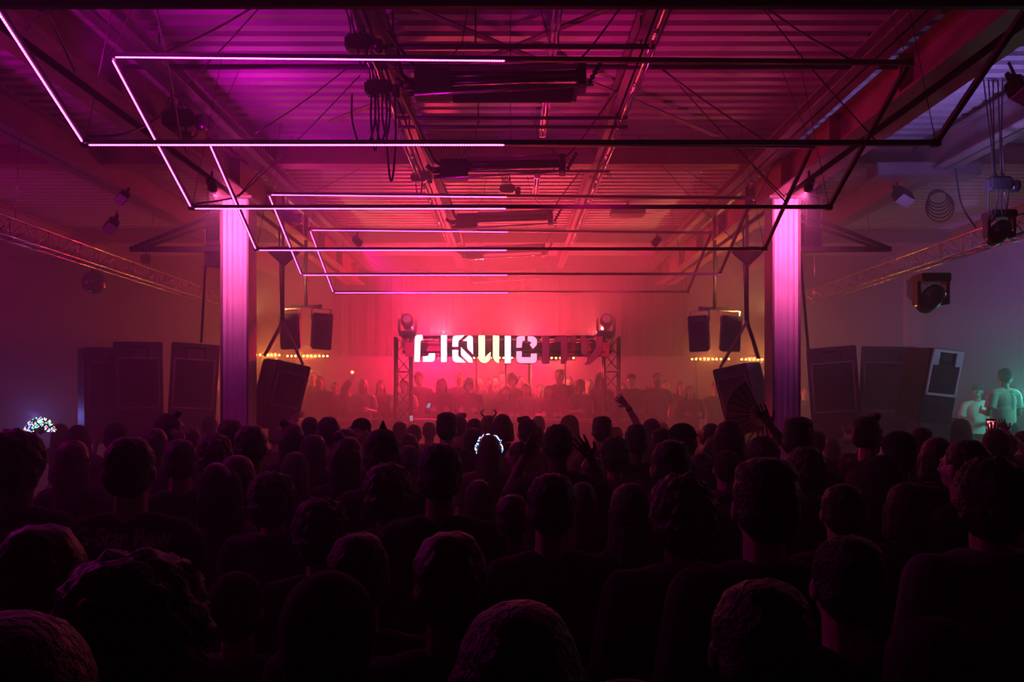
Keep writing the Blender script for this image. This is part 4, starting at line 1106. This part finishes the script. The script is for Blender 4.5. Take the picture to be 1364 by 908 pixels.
# --- people on the side platform, in teal light
for px, py, y, hair, top, arms, label, yaw, wear in (
    (1337, 490, 11.3, 'short', 'white', 'bent', 'person in a white shirt seen from behind in teal light', 12, 'tee'),
    (1302, 512, 12.35, 'cap', 'white', 'bent', 'person in a pale cap and shirt bending over in teal light', 155, 'tee'),
    (1283, 545, 13.3, 'short', 'white', 'down', 'dim figure in a pale shirt left of the capped one in teal light', 160, 'tee')):
    base = .68 if px != 1283 else 0; h = EYE + (HY - py) * y / F - base
    p = person((px - CX) * y / F, y, h, R(yaw), hair, arms, top, label, base if h > 1.2 else .68, 1, 0, wear=wear)
    OF[label] = (p, {})

# --- things people wear and hold
def world(p, v): 
    return Matrix.Translation(p.location) @ p.rotation_euler.to_matrix().to_4x4() @ Matrix.Scale(p.scale[0], 4) @ Vector(v)
spark = [mat('spark_%s' % n, (.5, .5, .5), .4, emit=c, estr=s) for n, c, s in (('blue', (.25, .45, 1), 2.6), ('white', (.8, .9, 1), 2.4), ('green', (.1, 1, .4), 2), ('red', (1, .15, .1), 2), ('violet', (.6, .3, 1), 2), ('gold', (1, .7, .3), 2))]
def find(s): return [v[0] for k, v in OF.items() if s in k][0]
# party hat
p = find('pointed party hat')
t = MB().lathe([(.022, 0), (.024, .004), (.003, .052)], None, 20).build('party_hat', SHIRT['black']); t.location = world(p, (.0, -.01, 1.757)); tag(t, 'small pointed party hat on a head below the left tower', 'hat')
# horned headband
p = find('horned headband'); mb = MB()
mb.tube([(.088 * cos(a), 0, .095 * sin(a)) for a in [pi * i / 12 for i in range(13)]], .006, 6)
for s in (-1, 1): mb.tube([(s * .045, 0, .08), (s * .085, 0, .115), (s * .075, 0, .15), (s * .04, .0, .165)], [.012, .011, .008, .002], 8, smoothpath=1)
t = mb.build('horned_headband', SHIRT['black']); t.location = world(p, (0, -.01, 1.665)); tag(t, 'curved horn headband on a head before the stage', 'headband')
# twinkling headband
p = find('twinkling blue light headband'); s = p.scale[0]
mb = MB(); pts = [(.098 * cos(a), 0, .108 * sin(a)) for a in [-.35 + (pi + .7) * i / 24 for i in range(25)]]
mb.tube(pts, .007, 6)
rr = random.Random(5)
for k in range(70):
    i = rr.uniform(0, 23.9); q = Vector(pts[int(i)]).lerp(Vector(pts[int(i) + 1]), i % 1)
    mb.mi = 1 + rr.choice((0, 0, 0, 1, 1, 4, 5)); mb.sphere(q + Vector((rr.uniform(-.012, .012), -.008 + rr.uniform(-.006, .006), rr.uniform(-.012, .012))), rr.uniform(.0035, .006), 6, 5)
t = mb.build('light_headband', [SHIRT['black']] + spark); t.location = world(p, (0, -.03, 1.66)); t.scale = (s, s, s); tag(t, 'arched headband twinkling with blue and white lights', 'headband')
# headscarf band
p = find('glinting headscarf'); 
mb = MB().tube([(-.02 , .10 * cos(a) - .02, .115 * sin(a)) for a in [-.4 + 3.0 * i / 14 for i in range(15)]], .012, 8)
t = mb.build('headband', SHIRT['white']); t.location = world(p, (0, -.01, 1.67)); t.rotation_euler = p.rotation_euler; tag(t, 'pale headband over the head of the profile facing left', 'headband')
# folding fans
def fan(name, c, r, a0, a1, n, label, leafm, ribm, lights=False, tilt=0):
    t = thing(name, label, 'fan', c, (tilt, 0, 0))
    for k in range(n + 1):
        a = a0 + (a1 - a0) * k / n
        MB().bar((0, 0, 0), (r * cos(a), 0, r * sin(a)), .008, .006).build('rib', ribm, t)
    mb = MB(); vs = []; fs = []; m = n * 2
    for k in range(m + 1):
        a = a0 + (a1 - a0) * k / m; d = .008 if k % 2 else -.004
        vs += [(r * .35 * cos(a), d, r * .35 * sin(a)), (r * .99 * cos(a), d, r * .99 * sin(a)), (r * .35 * cos(a), d + .0015, r * .35 * sin(a)), (r * .99 * cos(a), d + .0015, r * .99 * sin(a))]
    for k in range(m):
        a = 4 * k; b = a + 4; fs += [(a, a + 1, b + 1, b), (a + 2, b + 2, b + 3, a + 3), (a + 1, a + 3, b + 3, b + 1), (a, b, b + 2, a + 2)]
    mb.verts_faces(vs, fs); mb.build('pleated_leaf', leafm, t)
    MB().lathe([(.012, -.01), (.016, 0), (.012, .01)], Euler((pi / 2, 0, 0)).to_matrix().to_4x4(), 12).build('pivot', ribm, t)
    if lights:
        rr = random.Random(9); mb = MB()
        for k in range(150):
            a = rr.uniform(a0, a1); q = r * math.sqrt(rr.uniform(.16, 1)); mb.mi = rr.choice((0, 0, 1, 1, 2, 2, 3, 4))
            mb.sphere((q * cos(a), -.012, q * sin(a)), rr.uniform(.0035, .0075), 6, 5)
        o = mb.build('fan_lights', spark, t); o['kind'] = 'stuff'
    return t
sheer = mat('sheer_fan_cloth', (.10, .04, .05), .8); sheer.node_tree.nodes['Principled BSDF'].inputs['Alpha'].default_value = .35
dark_leaf = mat('dark_fan_cloth', (.05, .02, .025), .8)
fan('folding_fan', at(54, 577, 8.6), .17, R(8), R(172), 12, 'half round folding fan covered in coloured lights, left side', dark_leaf, SHIRT['black'], True)
fp = find('dark folding fan'); hs_ = at(1015, 551, fp.location.y + .12)
fan('folding_fan', hs_, .25, R(118), R(300), 13, 'dark folding fan with spread ribs held up beside the right speaker', sheer, M['black'])
# phone
p = find('glowing phone')
def screen_mat():
    m = bpy.data.materials.new('phone_screen'); m.use_nodes = True; nt = m.node_tree; b = nt.nodes['Principled BSDF']
    tc = nt.nodes.new('ShaderNodeTexCoord'); n = nt.nodes.new('ShaderNodeTexNoise'); n.inputs['Scale'].default_value = 45
    r = nt.nodes.new('ShaderNodeValToRGB'); e = r.color_ramp.elements
    e[0].position = .35; e[0].color = (.03, .0, .01, 1); e[1].position = .68; e[1].color = (1, .5, .45, 1); x = e.new(.52); x.color = (.45, .03, .08, 1)
    nt.links.new(tc.outputs['Object'], n.inputs['Vector']); nt.links.new(n.outputs['Fac'], r.inputs['Fac']); nt.links.new(r.outputs['Color'], b.inputs['Emission Color'])
    b.inputs['Emission Strength'].default_value = 1.6; b.inputs['Base Color'].default_value = (.01, .01, .01, 1); return m
yp = p.location.y + .45
t = thing('phone', 'smartphone held up filming, screen glowing pink and red', 'phone', at(1320, 573, yp)); k = yp / 8.0
MB().box((0, 0, 0), (.082, .009, .185), bevel=.004).build('phone_body', M['gloss'], t)
MB().box((0, -.0052, .018), (.070, .001, .115)).build('screen', screen_mat(), t)
mb = MB()
for x in (-.022, -.006, 0, .007, .024): mb.sphere((x, -.006, -.068), .0028, 6, 5)
mb.build('screen_controls', spark[1], t)
# glowing cup on stage, wristband
def hand_world(p, side, spec, k=.06):
    s, e, w, d = armpts(side, spec); return world(p, w + Vector(d).normalized() * k), w, d
p = find('small glowing cup'); hw, w_, d_ = hand_world(p, -1, ((.20, .05, 1.62), (.34, .10, 1.80), (.25, .1, .9)), .13)
t = MB().lathe([(.022, 0), (.028, .05), (.024, .05), (.02, .006)], Matrix.Translation(hw), 14).build('cup', mat('lit_cup', (.9, .8, .5), .3, emit=(1, .75, .3), estr=3)); tag(t, 'small glowing cup held up under the left amber lamps', 'cup')
p = find('bare pink lit arm')
s_, e_, w_, d_ = armpts(-1, ((.04, .17, 1.70), (.17, .17, 1.90), (.72, .1, .62)))
q = world(p, w_.lerp(e_, .18)); dr = (world(p, w_) - world(p, e_)).normalized()
mb = MB().lathe([(.030, -.010), (.034, -.009), (.034, .009), (.030, .010)], Matrix.Translation(q) @ align(dr), 18)
tag(mb.build('wristband', SHIRT['black']), 'dark wristband on the bare raised arm', 'wristband')
# two small glints near the left tower, each modelled as a lit phone
for px, py, w in ((548, 557, 'low beside the left truss tower'), (571, 540, 'held higher under the first letters')):
    t = thing('phone', 'small pale lit phone %s' % w, 'phone', at(px, py, 13.2), (R(-10), R(20 if px > 560 else -5), 0))
    MB().box((0, 0, 0), (.07, .009, .12), bevel=.004).build('phone_body', M['gloss'], t)
    MB().box((0, -.0052, 0), (.05, .001, .085)).build('screen', mat('glint_screen', (.1, .1, .1), .3, emit=(.6, .55, .9), estr=.7), t)

def wrap_text(body, p, shirt, size, z, x0=0, name='lettering', m=None, bold=.006, lines=None):
    """put lettering on the back of a shirt, following the cloth"""
    cu = bpy.data.curves.new('t', 'FONT'); cu.body = body; cu.size = size; cu.align_x = 'CENTER'; cu.offset = bold; cu.extrude = .0; cu.space_character = .95
    o = bpy.data.objects.new('t', cu); COL.objects.link(o); dg = bpy.context.evaluated_depsgraph_get(); dg.update()
    me = bpy.data.meshes.new_from_object(o.evaluated_get(dg)); bpy.data.objects.remove(o)
    bm = bmesh.new(); bm.from_mesh(me); bmesh.ops.triangulate(bm, faces=bm.faces[:]); bmesh.ops.subdivide_edges(bm, edges=[e for e in bm.edges if e.calc_length() > .02], cuts=2)
    sm = bmesh.new(); sm.from_mesh(shirt.data); bvh = BVHTree.FromBMesh(sm)
    for v in bm.verts:
        x, zz = v.co.x * .86 + x0, v.co.y + z
        h = bvh.ray_cast(Vector((x, -1, zz)), Vector((0, 1, 0)))
        v.co = Vector((x, (h[0].y if h[0] else -.13) - .004, zz))
    bm.to_mesh(me); bm.free(); sm.free(); me.materials.clear(); me.materials.append(m)
    t = link(name, me, p.children[0].parent); t.parent = shirt
    return t
p = find('dark lettering across the back'); sh = [c for c in p.children if c.name.startswith(('shirt', 'hoodie'))][0]
wrap_text('G-Star Raw', p, sh, .088, 1.385, m=mat('print_grey', (.55, .45, .5), .7), bold=.003)
p = find('white shirt seen from behind'); sh = [c for c in p.children if c.name.startswith('shirt')][0]
for z in (1.37, 1.285, 1.20): wrap_text('D', p, sh, .10, z, .05, 'back_print', mat('print_teal', (.02, .05, .05), .7), .004)
# raised praying hands seen at the left
# ---------------------------------------------------------------- light
PINK, RED, AMB, VIO, TEAL, MAG = (1, .10, .50), (1, .06, .09), (1, .40, .08), (.30, .10, 1), (.10, 1, .72), (1, .03, .55)
for sx, w in ((-1, 'left'), (1, 'right')):
    loc = Vector((sx * 3.0, 8.35, EYE + 2.12)); aim = Vector((sx * 3.16, 9.5, EYE + 1.75))
    d = par(loc - Vector((0, .05, -.03)), aim, 'small lamp washing the front of the %s pillar pink' % w, .6)
    light('SPOT', loc + d * .09, LP['col'], (1, .10, .37), 'pillar_wash', .02, aim, 95, 1)
    light('SPOT', loc + d * .10, LP['col2'], (.30, .04, 1), 'pillar_wash_low', .02, Vector((sx * 3.16, 9.5, EYE + .65)), 40, 1)
# red wash from behind the sign
for x, e in ((-1.2, 1.2), (.2, 1), (1.5, .45)):
    loc = Vector((x, 14.6, 2.95)); aim = Vector((x * .8, 12.2, 5.2)); d = par(loc, aim, 'red wash lamp behind the sign, %s' % ('left end' if x < -1 else 'middle' if x < 1 else 'right end'), .8)
    light('SPOT', loc + d * .12, LP['red_up'] * e, (1, .07, .09), 'red_wash', .06, aim, 120, 1)
for x, e in ((-1.5, 1.3), (.6, .7)):
    light('POINT', (x, 15.9, 2.93), LP['red_pt'] * e, (1, .01, .085), 'red_glow', .1)
# amber bars
for px, e in ((355, 1.3), (409, .8), (947, .8), (1007, 1.3), (654, .8), (745, 1.1)):
    p = at(px, 474, 15.45); light('POINT', p, LP['amb'] * e, (1, .27, .045), 'amber_bar_light', .1)
for sx in (-1, 1):
    light('SPOT', (sx * 3.62, 11.3, 3.1), LP['amb_up'], (1, .42, .12), 'added_girder_light', .05, (sx * 3.12, 12.7, 4.3), 75, 1)  # added spot hidden by each pillar, standing in for bar light on the girder
loc = Vector((-2.1, 11.3, 4.15)); aim = Vector((-.8, 13.6, 2.85)); d = par(loc, aim, 'small added lamp brightening the left half of the sign', .6)
light('SPOT', loc + d * .09, LP['sign'], (1, .0, .35), 'added_sign_wash', .05, aim, 50, 1)  # sign lamp added with its can, to brighten the banner
loc = Vector((2.0, 11.3, 4.15)); aim = Vector((.9, 13.6, 2.85)); d = par(loc, aim, 'small added lamp brightening the unlit right half of the sign', .6)
light('SPOT', loc + d * .09, LP['sign'] * .3, (1, .01, .12), 'added_sign_wash', .05, aim, 50, 1)  # second added lamp, lifting the right half of the banner
# edge and roof washes, set where no fixture is modelled
light('POINT', at(48, 556, 11.9), LP['fan'], (.25, .22, 1), 'fan_light', .08)  # added point far behind the fan, tinting the haze blue
light('SPOT', (8.6, 10.2, 2.9), LP['teal'] * 3, (.06, .85, .60), 'teal_spot', .1, (6.7, 11.9, 1.9), 80, 1)
light('POINT', at(1376, 520, 11.4), LP['teal'] * .35, (.08, .8, .65), 'teal_glow', .1)
light('SPOT', (10.2, 13.2, 4.2), LP['vio'], (.50, .20, 1), 'violet_wash', .1, (4, 13.9, 3.2), 100, 1)
light('SPOT', (4.1, 7.4, 3.7), LP['vio_up'], (.42, .24, 1), 'violet_roof_wash', .1, (4.3, 8.0, 5), 150, 1)
light('POINT', (-4.9, 5.2, 3.7), LP['mag_tl'], (1, .0, .6), 'added_roof_glow', .1)  # added glow standing in for LED strip light in the left aisle
light('SPOT', (.6, 6.6, 3.4), LP['rose_up'], (1, .01, .25), 'added_rose_wash', .1, (1.2, 7.5, 5), 150, 1)  # added wash without a fixture, reddens the middle of the deck
for y, e in ((5.0, 1), (7.2, .9), (9.3, .5)):
    light('SPOT', (-2.6, y, 4.05), LP['mag_up'] * e, (1, .0, .7), 'added_magenta_wash', .1, (-1.4, y + .6, 5), 150, 1)  # added washes standing in for LED strip light on the deck
light('POINT', (-7.5, 9.5, 3.6), LP['mag_l'], (1, .0, .42), 'added_aisle_glow', .1)  # unseen added point, magenta for the left aisle haze
light('POINT', (9.9, 10.5, 3.9), LP['mag_r'] * 2, (1, .05, .35), 'added_aisle_glow', .1)  # unseen added point, pink for the right aisle haze

light('SPOT', (9.2, 7.6, 4.2), LP['frame'], (.45, .6, 1), 'added_speaker_spot', .1, (5.15, 10.1, 2.3), 26, 1)  # unseen spot added to brighten the pale framed speaker

def haze(name, c, d, dens, label):
    o = MB().box(c, d).build(name, [])
    m = bpy.data.materials.new(name); m.use_nodes = True; nt = m.node_tree; nt.nodes.clear()
    v = nt.nodes.new('ShaderNodeVolumeScatter'); out = nt.nodes.new('ShaderNodeOutputMaterial')
    v.inputs['Density'].default_value = dens; v.inputs['Anisotropy'].default_value = .35
    v.inputs['Color'].default_value = (.95, .95, .95, 1)
    nt.links.new(v.outputs[0], out.inputs['Volume']); o.data.materials.append(m)
    tag(o, label, 'haze', kind='stuff')
haze('haze', (0, 7, 2.6), (2 * XW + .1, 19.9, 5.0), LP['d1'], 'thin smoke haze filling the whole hall')
haze('stage_haze', (0, 12.5, 2.52), (2 * XW - .6, 8.8, 4.75), LP['d2'], 'thicker smoke haze around the stage')

w = bpy.data.worlds.new('World'); scene.world = w; w.use_nodes = True
w.node_tree.nodes['Background'].inputs[0].default_value = (.02, .0, .015, 1); w.node_tree.nodes['Background'].inputs[1].default_value = .02
cd = bpy.data.cameras.new('camera'); cam = bpy.data.objects.new('camera', cd); COL.objects.link(cam); scene.camera = cam
cam.location = (0, 0, EYE); cam.rotation_euler = (pi / 2, 0, 0)
cd.sensor_width = 36; cd.lens = F * 36 / 1364; cd.shift_y = 76 / 1364; cd.shift_x = 2 / 1364; cd.clip_start = .05
scene.view_settings.view_transform = 'Standard'; scene.view_settings.look = 'None'
scene.view_settings.exposure = LP['exp']; scene.view_settings.gamma = 1; scene.view_settings.use_curve_mapping = False
cy = scene.cycles
cy.use_denoising = True
try: cy.denoiser = 'OPENIMAGEDENOISE'
except Exception: pass
cy.max_bounces = 5; cy.diffuse_bounces = 2; cy.glossy_bounces = 2; cy.transmission_bounces = 3; cy.volume_bounces = 0
cy.use_light_tree = True; cy.sample_clamp_indirect = 4; cy.caustics_reflective = False; cy.caustics_refractive = False
cy.volume_step_rate = 4; cy.volume_max_steps = 64
